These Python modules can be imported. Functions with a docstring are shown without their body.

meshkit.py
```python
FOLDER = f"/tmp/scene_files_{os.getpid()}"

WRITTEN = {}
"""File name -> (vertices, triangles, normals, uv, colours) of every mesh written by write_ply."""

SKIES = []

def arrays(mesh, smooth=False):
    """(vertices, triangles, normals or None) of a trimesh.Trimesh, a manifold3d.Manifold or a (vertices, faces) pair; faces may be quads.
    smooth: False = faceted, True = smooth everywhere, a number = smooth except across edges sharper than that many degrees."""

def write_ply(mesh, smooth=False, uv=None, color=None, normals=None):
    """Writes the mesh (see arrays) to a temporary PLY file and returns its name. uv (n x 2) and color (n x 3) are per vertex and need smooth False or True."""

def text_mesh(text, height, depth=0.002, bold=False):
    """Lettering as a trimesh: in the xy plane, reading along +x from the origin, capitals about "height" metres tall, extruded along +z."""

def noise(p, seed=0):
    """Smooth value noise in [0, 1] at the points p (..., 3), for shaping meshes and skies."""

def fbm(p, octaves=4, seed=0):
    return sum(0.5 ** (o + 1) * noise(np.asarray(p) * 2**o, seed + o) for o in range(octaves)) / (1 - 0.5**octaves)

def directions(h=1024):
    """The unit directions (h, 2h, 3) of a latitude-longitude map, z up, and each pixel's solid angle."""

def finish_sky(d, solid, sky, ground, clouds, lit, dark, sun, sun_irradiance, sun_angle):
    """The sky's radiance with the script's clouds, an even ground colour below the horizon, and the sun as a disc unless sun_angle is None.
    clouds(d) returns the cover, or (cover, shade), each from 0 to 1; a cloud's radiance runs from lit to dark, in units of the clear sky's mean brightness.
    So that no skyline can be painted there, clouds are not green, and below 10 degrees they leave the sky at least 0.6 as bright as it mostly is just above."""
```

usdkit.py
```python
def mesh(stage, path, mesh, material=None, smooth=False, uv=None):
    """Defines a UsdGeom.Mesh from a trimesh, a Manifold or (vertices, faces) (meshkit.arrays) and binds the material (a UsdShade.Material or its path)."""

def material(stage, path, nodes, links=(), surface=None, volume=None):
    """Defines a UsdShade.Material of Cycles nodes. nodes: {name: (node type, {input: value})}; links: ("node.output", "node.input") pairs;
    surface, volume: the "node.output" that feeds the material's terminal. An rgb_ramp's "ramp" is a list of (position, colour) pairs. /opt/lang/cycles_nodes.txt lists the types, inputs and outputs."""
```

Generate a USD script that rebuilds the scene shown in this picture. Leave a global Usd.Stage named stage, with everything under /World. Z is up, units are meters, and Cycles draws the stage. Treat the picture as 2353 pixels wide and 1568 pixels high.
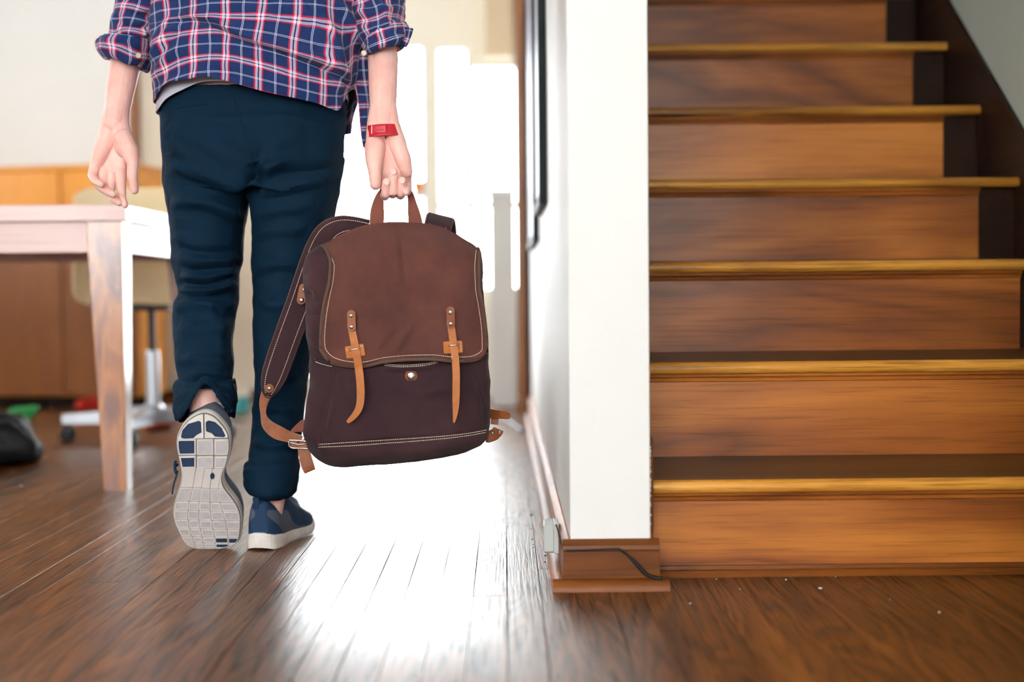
import math, random
import numpy as np
import trimesh
import manifold3d as m3
import shapely.geometry as sg
from scipy.interpolate import PchipInterpolator, CubicSpline, LinearNDInterpolator
import usdkit
from meshkit import noise, fbm, text_mesh
from pxr import Usd, UsdGeom, UsdLux, UsdShade, Gf, Sdf, Vt

stage = Usd.Stage.CreateInMemory()
UsdGeom.SetStageUpAxis(stage, UsdGeom.Tokens.z)
UsdGeom.SetStageMetersPerUnit(stage, 1.0)
WORLD = UsdGeom.Xform.Define(stage, '/World').GetPrim()
stage.SetDefaultPrim(WORLD)
UsdGeom.Scope.Define(stage, '/World/Looks')

# ------------------------------------------------------------------ camera
F = 3268.0                    # 50 mm on a 36 mm wide frame, in pixels of the 2353 px wide picture
CX, CY, H = 1176.5, 784.0, 0.512
_y = np.array([-0.00535, 0.03335, -1.0]); _y /= np.linalg.norm(_y)
_x = np.array([1.0, 0.009, 0.0]); _x -= _x @ _y * _y; _x /= np.linalg.norm(_x)
_z = np.cross(_x, _y)
CAM = np.stack([_x, _y, _z], 1)            # world axes in camera space (columns)
cam = UsdGeom.Camera.Define(stage, '/World/Camera')
_m = Gf.Matrix4d(1.0)
for i in range(3):
    for j in range(3):
        _m[i, j] = float(CAM[i, j])        # row i: camera axis i in world coordinates
_m[3, 0], _m[3, 1], _m[3, 2] = 0.0, 0.0, H
cam.AddTransformOp().Set(_m)
cam.CreateHorizontalApertureAttr(36.0)
cam.CreateVerticalApertureAttr(24.0)
cam.CreateFocalLengthAttr(F * 36.0 / 2353.0)
cam.CreateFStopAttr(1.6)
cam.CreateFocusDistanceAttr(2.72)
cam.CreateClippingRangeAttr(Gf.Vec2f(0.05, 200.0))
cam.CreateExposureAttr(0.0)


def at(px, py, Y):
    """The world point on the plane y = Y that the photograph shows at pixel (px, py)."""
    d = CAM.T @ np.array([(px - CX) / F, (CY - py) / F, -1.0])
    return np.array([0, 0, H]) + d * (Y / d[1])


def pix(p):
    c = CAM @ (np.asarray(p, float) - [0, 0, H])
    return CX + F * c[0] / -c[2], CY - F * c[1] / -c[2]


# ------------------------------------------------------------------ light
def dome():
    d = UsdLux.DomeLight.Define(stage, '/World/Sky')
    d.CreateColorAttr(Gf.Vec3f(0.93, 0.97, 1.0))
    d.CreateIntensityAttr(SKY)


def daylight(name, centre, towards, w, h, power, colour=(1, 1, 1)):
    """Daylight coming through a window opening."""
    r = UsdLux.RectLight.Define(stage, '/World/' + name)
    r.CreateWidthAttr(w); r.CreateHeightAttr(h)
    r.CreateIntensityAttr(power); r.CreateColorAttr(Gf.Vec3f(*colour))
    z = -np.array(towards, float); z /= np.linalg.norm(z)
    x = np.cross([0, 0, 1.0], z); x /= np.linalg.norm(x)
    y = np.cross(z, x)
    m = Gf.Matrix4d(1.0)
    for i, a in enumerate((x, y, z, centre)):
        for j in range(3):
            m[i, j] = float(a[j])
    r.AddTransformOp().Set(m)


SKY = 6.2
dome()
REAR_A, REAR_B, LEFT_FILL = (-3.95, -2.55, 0.60, 2.30), (-1.45, 0.44, 0.70, 2.30), (4.3, 5.8, 1.0, 2.25)   # windows behind the camera; left one added to brighten the far wall
daylight('Daylight_rear_window_a', (-3.25, -2.67, 1.45), (0.0, 1, 0.0), 1.30, 1.60, 4.4, (1.0, 0.99, 0.97))
daylight('Daylight_rear_window_b', (-0.505, -2.67, 1.50), (0.0, 1, 0.0), 1.79, 1.50, 5.4, (1.0, 0.99, 0.97))
daylight('Daylight_left_window', (-4.17, 5.05, 1.62), (1, 0, 0), 1.4, 1.15, 1.7, (1.0, 0.98, 0.95))  # added fill for the far wall; no window known here

# ------------------------------------------------------------------ helpers
COUNT, ORIGIN = {}, {}


def numbered(parent, name):
    k = (parent, name)
    n = COUNT.get(k, -1) + 1
    COUNT[k] = n
    return f'{parent}/{name}' if n == 0 else f'{parent}/{name}_{n:03d}'


def tag(p, label=None, cat=None, group=None, kind=None):
    p = p.GetPrim() if hasattr(p, 'GetPrim') else p
    for k, v in (('label', label), ('category', cat), ('group', group), ('kind', kind)):
        if v:
            p.SetCustomDataByKey(k, v)
    return p


def thing(name, label=None, cat=None, loc=(0, 0, 0), group=None, kind=None, parent=None):
    """An Xform at the thing's base; its children are its parts. Part meshes are given in world coordinates."""
    base = str(parent.GetPath()) if parent else '/World'
    path = numbered(base, name)
    x = UsdGeom.Xform.Define(stage, path)
    po = ORIGIN[base] if parent else np.zeros(3)
    x.AddTranslateOp().Set(Gf.Vec3d(*map(float, np.asarray(loc, float) - po)) if not parent or any(loc) else Gf.Vec3d(0, 0, 0))
    ORIGIN[path] = np.asarray(loc, float) if (not parent or any(loc)) else po
    return tag(x, label, cat, group, kind)


def obj(name, mesh, mat, parent=None, smooth=35, label=None, cat=None, group=None, kind=None, uv=None):
    base = str(parent.GetPath()) if parent else '/World'
    path = numbered(base, name)
    if isinstance(mesh, (list,)):
        mesh = cat_meshes(mesh)
    o = ORIGIN[base] if parent else np.zeros(3)
    if hasattr(mesh, 'to_mesh'):
        mm = mesh.to_mesh(); mesh = trimesh.Trimesh(mm.vert_properties[:, :3], mm.tri_verts, process=False)
    if isinstance(mesh, tuple):
        v, f = np.asarray(mesh[0], float), np.asarray(mesh[1], int)
        if f.shape[1] == 4:
            f = np.vstack([f[:, [0, 1, 2]], f[:, [0, 2, 3]]])
        mesh = trimesh.Trimesh(v, f, process=False)
    v = np.array(mesh.vertices) - o
    m = usdkit.mesh(stage, path, (v, np.array(mesh.faces)), mat, smooth=smooth, uv=uv)
    if uv is not None or smooth is True or smooth is False:
        pass
    ORIGIN[path] = o
    return tag(m, label, cat, group, kind)


def cat_meshes(ms):
    out = []
    for m in ms:
        if hasattr(m, 'to_mesh'):
            q = m.to_mesh(); m = trimesh.Trimesh(q.vert_properties[:, :3], q.tri_verts, process=False)
        elif isinstance(m, tuple):
            v, f = np.asarray(m[0], float), np.asarray(m[1], int)
            if f.shape[1] == 4:
                f = np.vstack([f[:, [0, 1, 2]], f[:, [0, 2, 3]]])
            m = trimesh.Trimesh(v, f, process=False)
        out.append(m)
    return trimesh.util.concatenate(out)


def box(x0, x1, y0, y1, z0, z1, ch=0.0):
    """A box, its edges chamfered by ch."""
    if ch <= 0:
        m = trimesh.creation.box((x1 - x0, y1 - y0, z1 - z0))
        m.apply_translation(((x0 + x1) / 2, (y0 + y1) / 2, (z0 + z1) / 2))
        return m
    pts = []
    for a, b, c in np.ndindex(2, 2, 2):
        X, Y, Z = (x0, x1)[a], (y0, y1)[b], (z0, z1)[c]
        sx, sy, sz = (ch, -ch)[a], (ch, -ch)[b], (ch, -ch)[c]
        pts += [(X, Y + sy, Z + sz), (X + sx, Y, Z + sz), (X + sx, Y + sy, Z)]
    return hull(pts)


def hull(pts):
    return man(m3.Manifold.hull_points(np.asarray(pts, float)))


def man(M):
    q = M.to_mesh()
    return trimesh.Trimesh(np.array(q.vert_properties[:, :3], float), np.array(q.tri_verts), process=False)


def to_man(t):
    return m3.Manifold(m3.Mesh(np.asarray(t.vertices, np.float32), np.asarray(t.faces, np.uint32)))


def prism(profile, a, b, axis='x'):
    """A 2-D outline pushed from a to b: axis x -> outline (y, z); y -> (x, z); z -> (x, y)."""
    p = sg.Polygon(profile)
    if not p.exterior.is_ccw:
        p = sg.polygon.orient(p)
    m = trimesh.creation.extrude_polygon(p, b - a, engine='earcut')
    v = np.array(m.vertices)
    u, w, t = v[:, 0], v[:, 1], v[:, 2] + a
    v2 = {'x': (t, u, w), 'y': (u, t, w), 'z': (u, w, t)}[axis]
    m.vertices = np.stack(v2, 1)
    if axis == 'y':
        m.invert()
    return m


def catmull(pts, n=60):
    p = np.asarray(pts, float)
    d = np.r_[0, np.cumsum(np.linalg.norm(np.diff(p, axis=0), axis=1) + 1e-9)]
    t = np.linspace(0, d[-1], n)
    return np.stack([PchipInterpolator(d, p[:, k])(t) for k in range(p.shape[1])], 1)


def spline(pts, n=60):
    p = np.asarray(pts, float)
    d = np.r_[0, np.cumsum(np.linalg.norm(np.diff(p, axis=0), axis=1) ** 0.6 + 1e-9)]
    t = np.linspace(0, d[-1], n)
    return CubicSpline(d, p)(t)


def tube(points, radii, sides=8, caps=True):
    p = np.asarray(points, float)
    r = np.broadcast_to(radii, (len(p),))
    t = np.gradient(p, axis=0); t /= np.linalg.norm(t, axis=1, keepdims=True) + 1e-12
    a = np.cross(t[0], [0, 0, 1.0] if abs(t[0][2]) < .9 else [1.0, 0, 0]); a /= np.linalg.norm(a)
    V = []
    for i in range(len(p)):
        a = a - t[i] * (a @ t[i]); a /= np.linalg.norm(a) + 1e-12
        b = np.cross(t[i], a)
        th = np.arange(sides) * 2 * math.pi / sides
        V.append(p[i] + r[i] * (np.cos(th)[:, None] * a + np.sin(th)[:, None] * b))
    V = np.vstack(V)
    f = []
    n = len(p)
    for i in range(n - 1):
        for j in range(sides):
            k = (j + 1) % sides
            q = [i * sides + j, i * sides + k, (i + 1) * sides + k, (i + 1) * sides + j]
            f += [[q[0], q[1], q[2]], [q[0], q[2], q[3]]]
    if caps:
        V = np.vstack([V, p[:1], p[-1:]])
        c0, c1 = len(V) - 2, len(V) - 1
        for j in range(sides):
            k = (j + 1) % sides
            f += [[c0, k, j], [c1, (n - 1) * sides + j, (n - 1) * sides + k]]
    return trimesh.Trimesh(V, np.array(f), process=False)


def grid_faces(nr, nc, close=False):
    i, j = np.meshgrid(np.arange(nr - 1), np.arange(nc if close else nc - 1), indexing='ij')
    k = (j + 1) % nc
    q = np.stack([i * nc + j, i * nc + k, (i + 1) * nc + k, (i + 1) * nc + j], -1).reshape(-1, 4)
    return np.vstack([q[:, [0, 1, 2]], q[:, [0, 2, 3]]])


def solid_sheet(P, thick, normal=None):
    """A grid of points (nr, nc, 3) made into a closed sheet of the given thickness."""
    nr, nc = P.shape[:2]
    du = np.gradient(P, axis=1); dv = np.gradient(P, axis=0)
    n = np.cross(du, dv); n /= np.linalg.norm(n, axis=2, keepdims=True) + 1e-12
    if normal is not None and (n.mean((0, 1)) @ np.asarray(normal)) < 0:
        n = -n
        flip = True
    else:
        flip = False
    A = (P + n * thick / 2).reshape(-1, 3); B = (P - n * thick / 2).reshape(-1, 3)
    f = grid_faces(nr, nc)
    N = nr * nc
    idx = np.arange(N).reshape(nr, nc)
    loop = np.r_[idx[0], idx[1:, -1], idx[-1, -2::-1], idx[-2:0:-1, 0]]
    side = []
    for a, b in zip(loop, np.roll(loop, -1)):
        side += [[a, a + N, b], [b, a + N, b + N]]
    F_ = np.vstack([f, f[:, ::-1] + N, np.array(side)])
    if flip:
        F_ = F_[:, ::-1]
    m = trimesh.Trimesh(np.vstack([A, B]), F_, process=False)
    return m


def lathe(profile, seg=32, loc=(0, 0, 0), axis=(0, 0, 1)):
    m = trimesh.creation.revolve(np.asarray(profile, float), sections=seg)
    if tuple(axis) != (0, 0, 1):
        m.apply_transform(trimesh.geometry.align_vectors([0, 0, 1], np.asarray(axis, float)))
    m.apply_translation(loc)
    return m


# ------------------------------------------------------------------ materials
def lin(r, g, b):
    """sRGB 0-255 to linear."""
    c = np.array([r, g, b]) / 255.0
    return tuple(np.where(c <= .04045, c / 12.92, ((c + .055) / 1.055) ** 2.4))


def plain(name, col, rough=0.5, spec=0.5, metal=0.0, bump=None, var=None, **kw):
    n = {'p': ('principled_bsdf', dict(base_color=col, roughness=rough, specular_ior_level=spec, metallic=metal, **kw))}
    l = []
    n['tc'] = ('texture_coordinate', {})
    if bump:
        sc, st, dist = bump
        n['nb'] = ('noise_texture', {'scale': sc, 'detail': 3.0})
        n['b'] = ('bump', {'strength': st, 'distance': dist})
        l += [('tc.object', 'nb.vector'), ('nb.fac', 'b.height'), ('b.normal', 'p.normal')]
    if var:
        sc, c2 = var
        n['nv'] = ('noise_texture', {'scale': sc, 'detail': 4.0, 'roughness': 0.6})
        n['r'] = ('rgb_ramp', {'ramp': [(0.3, col), (0.7, c2)]})
        l += [('tc.object', 'nv.vector'), ('nv.fac', 'r.fac'), ('r.color', 'p.base_color')]
    return usdkit.material(stage, '/World/Looks/' + name, n, l, surface='p.BSDF')


def wood(name, ramp, axis='x', stretch=14.0, scale=3.0, rough=0.35, spec=0.5, coat=0.0, bump=0.15, pores=0.5, figure=2.0, pore_col=(0.01, 0.005, 0.002), fig_ramp=None, coat_rough=.12, bdist=.002, vary=0.5, fscale=120.0, detail=4.0, ringmix=.35, distortion=.6, porespec=.2):
    """Wood: broad figure, growth-ring bands and fine pores along one axis; shifted per object."""
    s = {'x': (1.0 / stretch, 1, 1), 'y': (1, 1.0 / stretch, 1), 'z': (1, 1, 1.0 / stretch)}[axis]
    s2 = {'x': (1.0 / 40, 1, 1), 'y': (1, 1.0 / 40, 1), 'z': (1, 1, 1.0 / 40)}[axis]
    n = {
        'g': ('geometry', {}), 'oi': ('object_info', {}),
        'off': ('vector_math', {'math_type': 'multiply', 'vector2': (31.0, 17.0, 23.0)}),
        'cr': ('combine_xyz', {}),
        'add': ('vector_math', {'math_type': 'add'}),
        'm1': ('mapping', {'mapping_type': 'point', 'scale': s}),
        'm2': ('mapping', {'mapping_type': 'point', 'scale': s2}),
        'n1': ('noise_texture', {'scale': scale, 'detail': detail, 'roughness': 0.5, 'distortion': distortion}),
        'rings': ('math', {'math_type': 'multiply', 'value2': figure}),
        'fr': ('math', {'math_type': 'fraction'}),
        'rr': ('rgb_ramp', {'ramp': [(0.0, (0, 0, 0)), (0.75, (1, 1, 1)), (1.0, (0, 0, 0))]}),
        'mx': ('mix_float', {'fac': ringmix}),
        'r': ('rgb_ramp', {'ramp': ramp}),
        'n2': ('noise_texture', {'scale': fscale, 'detail': 3.0, 'roughness': 0.7}),
        'pr': ('rgb_ramp', {'ramp': [(0.36, (0, 0, 0)), (0.50, (1, 1, 1))]}),
        'mixp': ('mix_color', {'blend_type': 'mix', 'a': pore_col}),
        'inv': ('math', {'math_type': 'multiply_add', 'value2': pores, 'value3': 1.0 - pores}),
        'tone': ('math', {'math_type': 'multiply_add', 'value2': vary, 'value3': 1.0 - vary / 2}),
        'hv': ('hsv', {'hue': 0.5, 'saturation': 1.0}),
        'spv': ('math', {'math_type': 'multiply_add', 'value2': spec * porespec, 'value3': spec * (1 - porespec)}),
        'p': ('principled_bsdf', dict(roughness=rough, coat_weight=coat, coat_roughness=coat_rough)),
        'b': ('bump', {'strength': bump, 'distance': bdist}),
    }
    l = [('oi.random', 'cr.x'), ('oi.random', 'cr.y'), ('oi.random', 'cr.z'), ('cr.vector', 'off.vector1'), ('g.position', 'add.vector1'), ('off.vector', 'add.vector2'),
         ('add.vector', 'm1.vector'), ('add.vector', 'm2.vector'), ('m1.vector', 'n1.vector'), ('m2.vector', 'n2.vector'),
         ('n1.fac', 'rings.value1'), ('rings.value', 'fr.value1'), ('fr.value', 'rr.fac'), ('n1.fac', 'mx.a'), ('rr.color', 'mx.b'), ('mx.result', 'r.fac'),
         ('n2.fac', 'pr.fac'), ('pr.color', 'inv.value1'), ('inv.value', 'mixp.fac'), ('r.color', 'mixp.b'),
         ('oi.random', 'tone.value1'), ('tone.value', 'hv.value'), ('mixp.result', 'hv.color'), ('hv.color', 'p.base_color'), ('pr.color', 'spv.value1'), ('spv.value', 'p.specular_ior_level'),
         ('n2.fac', 'b.height'), ('b.normal', 'p.normal')]
    return usdkit.material(stage, '/World/Looks/' + name, n, l, surface='p.BSDF')


M = {}
M['wall_white'] = plain('wall_white', lin(230, 228, 223), 0.6, 0.3, bump=(90, 0.06, 0.002))
M['wall_cream'] = plain('wall_cream', lin(250, 242, 222), 0.6, 0.3, bump=(90, 0.06, 0.002))
M['wall_grey'] = plain('wall_grey', lin(222, 230, 217), 0.65, 0.3, bump=(120, 0.12, 0.003))
M['ceiling'] = plain('ceiling_paint', lin(240, 240, 236), 0.8, 0.2)
M['white_trim'] = plain('white_trim', lin(244, 243, 238), 0.35, 0.5)
M['floor_wood'] = wood('floor_wood', [(0.1, lin(40, 20, 8)), (0.5, lin(98, 55, 22)), (0.85, lin(132, 78, 32))], 'y', 11, 11.0, rough=0.34, spec=0.55, bump=0.34, pores=0.55, figure=13.0, vary=0.45, fscale=230.0, detail=1.5, ringmix=.55, porespec=.8)
M['stair_wood'] = wood('stair_wood', [(0.2, lin(74, 34, 18)), (0.40, lin(156, 86, 32)), (0.6, lin(198, 120, 46)), (1, lin(214, 140, 64))], 'x', 4.5, 3.0, rough=0.33, spec=0.5, bump=0.06, pores=0.25, figure=2.2, vary=0.3, fscale=160.0)
M['nosing_wood'] = wood('nosing_wood', [(0.15, lin(116, 66, 20)), (0.5, lin(206, 138, 48)), (0.9, lin(228, 164, 70))], 'x', 10, 8.0, rough=0.3, spec=0.5, bump=0.15, pores=0.45, figure=3.0, vary=0.2, fscale=160.0)
M['tread_wood'] = wood('tread_wood', [(0.15, lin(60, 34, 14)), (0.5, lin(94, 58, 22)), (0.9, lin(116, 74, 30))], 'x', 10, 6.0, rough=0.4, spec=0.5, bump=0.1, pores=0.3, figure=3.0, vary=0.2, fscale=160.0)
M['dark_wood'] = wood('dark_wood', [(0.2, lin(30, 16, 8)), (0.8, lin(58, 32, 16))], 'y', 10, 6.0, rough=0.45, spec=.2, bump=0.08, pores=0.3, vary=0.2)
M['base_wood'] = wood('base_wood', [(0.2, lin(70, 34, 10)), (0.5, lin(122, 66, 18)), (0.9, lin(150, 86, 30))], 'x', 8, 6.0, rough=0.38, spec=.25, bump=0.08, pores=0.3, vary=0.2)
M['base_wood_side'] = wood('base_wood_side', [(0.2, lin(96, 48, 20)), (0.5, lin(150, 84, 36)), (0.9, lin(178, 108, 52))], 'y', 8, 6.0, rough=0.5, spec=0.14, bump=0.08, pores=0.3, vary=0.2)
M['amber_wood'] = wood('amber_wood', [(0.2, lin(150, 78, 8)), (0.5, lin(206, 128, 16)), (0.9, lin(226, 150, 40))], 'z', 3, 3.0, rough=0.35, bump=0.04, pores=0.1, figure=1.5, vary=0.1)
M['shaded_panel'] = wood('shaded_panel', [(0.2, lin(80, 42, 12)), (0.5, lin(116, 64, 18)), (0.9, lin(138, 80, 26))], 'z', 3, 3.0, rough=0.4, bump=0.04, pores=0.1, figure=1.5, vary=0.1)  # amber wood deepened to brown to stand in for shade under the table
M['casing_wood'] = wood('casing_wood', [(0.2, lin(120, 66, 14)), (0.8, lin(170, 104, 30))], 'z', 10, 6.0, rough=0.35, bump=0.04, pores=0.2, vary=0.1)
M['dark_gap'] = plain('dark_gap', lin(24, 14, 8), 0.8, 0.2)
# ------------------------------------------------------------------ the room
XW, YP, PW = 0.110, 2.445, 0.139          # the partition: left face, front face, thickness
XR = 1.222                                 # wall right of the stairs
XL, YB, YR = -4.2, 7.0, -2.7              # left wall, back wall (far), rear wall (behind the camera)
ZC = 2.62

# floor: boards of 58 mm running away from the camera, each its own mesh
floor = thing('floor', kind='structure')
rng = random.Random(4)
PWID = 0.0578
obj('subfloor', box(XL, XR + .1, YR, YB + .1, -0.05, -0.019), M['dark_gap'], floor)


def plank(x0, x1, y0, y1, dz):
    g, c, t = rng.choice((.0003, .0004, .0004, .0005, .0008)), rng.choice((.00012, .00015, .0002, .0003)), 0.018
    a, b = x0 + g, x1 - g
    prof = [(a, -t), (b, -t), (b, dz - c), (b - c, dz), (a + c, dz), (a, dz - c)]
    m = prism(prof, y0 + 0.0005, y1 - 0.0005, 'y')
    return m


k0, k1 = int(math.floor(XL / PWID)), int(math.ceil((XR + 0.08) / PWID))
n_far = 0
for k in range(k0, k1):
    x0 = k * PWID
    vis = -2.25 < x0 < 1.05
    stop = YB if x0 < XW + .05 else 2.75 if x0 > 0.05 else YB
    y = YR if not vis else 1.2 - rng.random() * .5
    if vis:
        ends = [y]
        while y < stop:
            y += rng.uniform(1.3, 2.9)
            if stop - y < .5:
                y = stop
            ends.append(min(y, stop))
        pieces = list(zip(ends[:-1], ends[1:])) + [(YR, ends[0])]
    else:
        pieces = [(YR, stop)]
    for a, b in pieces:
        if b - a < .05:
            continue
        obj('plank', plank(x0, x0 + PWID, a, b, rng.uniform(-.0003, .0002)), M['floor_wood'], floor, smooth=False)

# partition wall with its end towards us
obj('wall_right', box(XW, XW + PW, YP, YB, 0, ZC + 2.2, .002), M['wall_white'], kind='structure')
# wall right of the stairs, with a wall closing the stairwell
obj('wall_stair', box(XR, XR + .12, YR, 8.0, 0, ZC + 2.2), M['wall_grey'], kind='structure')
obj('wall_stair_end', box(XW, XR + .12, 6.2, 6.3, 0, ZC + 2.2), M['wall_white'], kind='structure')
obj('ceiling', [box(XL, XW + PW, YR, YB + .1, ZC, ZC + .1), box(XW + PW, XR + .1, YR, 3.0, ZC, ZC + .1)], M['ceiling'], kind='structure')
obj('ceiling_stairwell', box(XW, XR + .1, 3.0, 6.4, ZC + 2.2, ZC + 2.3), M['ceiling'], kind='structure')
obj('wall_stairwell_head', box(XW + PW, XR, 3.0, 3.1, ZC, ZC + 2.2), M['wall_white'], kind='structure')


def wall_with_holes(x0, x1, y0, y1, z0, z1, holes, along):
    """A wall box with rectangular openings (a0, a1, z0, z1) along 'x' or 'y'."""
    if along == 'x':
        p = sg.box(x0, z0, x1, z1)
    else:
        p = sg.box(y0, z0, y1, z1)
    for a0, a1, b0, b1 in holes:
        p = p.difference(sg.box(a0, b0, a1, b1))
    parts = []
    for g in getattr(p, 'geoms', [p]):
        t = (y1 - y0) if along == 'x' else (x1 - x0)
        m = trimesh.creation.extrude_polygon(g, t, engine='earcut')
        v = np.array(m.vertices)
        if along == 'x':
            m.vertices = np.stack([v[:, 0], y0 + v[:, 2], v[:, 1]], 1)
        else:
            m.vertices = np.stack([x0 + v[:, 2], v[:, 0], v[:, 1]], 1)
        m.fix_normals()
        parts.append(m)
    return cat_meshes(parts)


# openings of the far wall: (x0, x1, z0, z1)
OPEN_A = (-1.02, -0.372, 0.10, 1.74)
OPEN_B = (-0.325, -0.168, 0.10, 1.72)
OPEN_C = (-0.155, 0.075, 0.53, 1.63)
XJ = -1.792                               # where the white part of the far wall ends and the cream part begins
obj('wall_back', wall_with_holes(XJ, XW + .02, YB, YB + .14, 0, ZC, [OPEN_A, OPEN_B, OPEN_C], 'x'), M['wall_cream'], smooth=False, kind='structure')
obj('wall_back', box(XL, XJ, YB - .06, YB + .14, 0, ZC), M['wall_white'], smooth=False, kind='structure')
obj('wall_rear', wall_with_holes(XL, XR + .1, YR - .14, YR, 0, ZC, [REAR_A, REAR_B], 'x'), M['wall_white'], smooth=False, kind='structure')
obj('wall_left', wall_with_holes(XL - .14, XL, YR, YB + .14, 0, ZC, [LEFT_FILL], 'y'), M['wall_white'], smooth=False, kind='structure')

M['pane'] = usdkit.material(stage, '/World/Looks/window_glass', {
    't': ('transparent_bsdf', {'color': (0.97, 0.98, 0.98)}), 'g': ('glossy_bsdf', {'color': (1, 1, 1), 'roughness': 0.02}),
    'f': ('fresnel', {'IOR': 1.45}), 'm': ('mix_closure', {})},
    [('f.fac', 'm.fac'), ('t.BSDF', 'm.closure1'), ('g.BSDF', 'm.closure2')], surface='m.closure')


def window(name, o, y, mat, along='x', depth=0.10, fw=0.03, bars=(), mullions=()):
    """Frame, bars and panes in an opening o=(a0, a1, z0, z1) of a wall whose inner face is at y."""
    t = thing(name, kind='structure')
    a0, a1, z0, z1 = o

    def b(p0, p1, q0, q1, d0, d1, ch=.003):
        return box(p0, p1, d0, d1, q0, q1, ch) if along == 'x' else box(d0, d1, p0, p1, q0, q1, ch)
    d0, d1 = y, y + depth
    obj('window_frame', [b(a0, a0 + fw, z0, z1, d0, d1), b(a1 - fw, a1, z0, z1, d0, d1), b(a0 + fw, a1 - fw, z0, z0 + fw, d0, d1), b(a0 + fw, a1 - fw, z1 - fw, z1, d0, d1)], mat, t)
    for z in bars:
        obj('glazing_bar', b(a0 + fw, a1 - fw, z - .015, z + .015, d0 + .03, d1 - .03), mat, t)
    for a in mullions:
        obj('glazing_bar', b(a - .012, a + .012, z0 + fw, z1 - fw, d0 + .03, d1 - .03), mat, t)
    zs, xs = [z0 + fw, *sorted(bars), z1 - fw], [a0 + fw, *sorted(mullions), a1 - fw]
    for i in range(len(zs) - 1):
        for j in range(len(xs) - 1):
            obj('pane', b(xs[j], xs[j + 1], zs[i], zs[i + 1], (d0 + d1) / 2 - .002, (d0 + d1) / 2 + .002, 0), M['pane'], t, smooth=False)
    return t


w = window('window_1', OPEN_A, YB, M['white_trim'], bars=(1.0,), mullions=(-.70,), fw=.022)
w = window('door_1', OPEN_B, YB, M['white_trim'], bars=(0.95,), fw=.012)
M['brass'] = plain('brass', lin(214, 190, 120), 0.25, 0.5, 1.0)
obj('door_knob', lathe([(0, 0), (.011, 0), (.011, .012), (.006, .016), (.006, .035), (.02, .042), (.026, .055), (.022, .068), (0, .074)], 24, (-.176, YB - .002, 1.10), (0, -1, 0)), M['brass'], w)
w = window('window_2', OPEN_C, YB, M['white_trim'], bars=(0.95,), fw=.012)
w = window('window_3', REAR_A, YR - .14, M['white_trim'], bars=(1.5,), fw=.05)
w = window('window_4', REAR_B, YR - .14, M['white_trim'], bars=(1.5,), mullions=(-.5,), fw=.05)
w = window('window_5', LEFT_FILL, XL - .14, M['white_trim'], along='y', bars=(1.6,), mullions=(5.05,), fw=.05)  # unseen window made up to hold the added fill
# unseen wall added outside the frame to shade the right of the stairs
obj('wall_hall', box(.79, .91, YR, 1.90, 0, ZC), M['wall_white'], kind='structure')

# skirting of the far wall
obj('baseboard_back', box(XJ, OPEN_A[0], YB - .018, YB, 0, .055, .004), M['base_wood'], kind='structure')

# wooden casing where white and cream wall meet
obj('trim_1', box(XJ - .015, XJ + .02, YB - .10, YB + .0, .95, ZC, .004), M['casing_wood'], kind='structure')
# door casing at the end of the right-hand wall
obj('trim_2', box(0.052, 0.090, 5.95, 6.10, 0, ZC, .004), M['casing_wood'], kind='structure')
obj('trim_3', box(0.090, XW + .001, 5.93, 6.06, 0, ZC, .003), M['dark_wood'], kind='structure')

# ------------------------------------------------------------------ skirting of the partition
CAPZ, QR = 0.087, 0.018
EXL, EXR = at(1293, 1300, YP - .018)[0], at(1515, 1300, YP - .018)[0]


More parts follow.
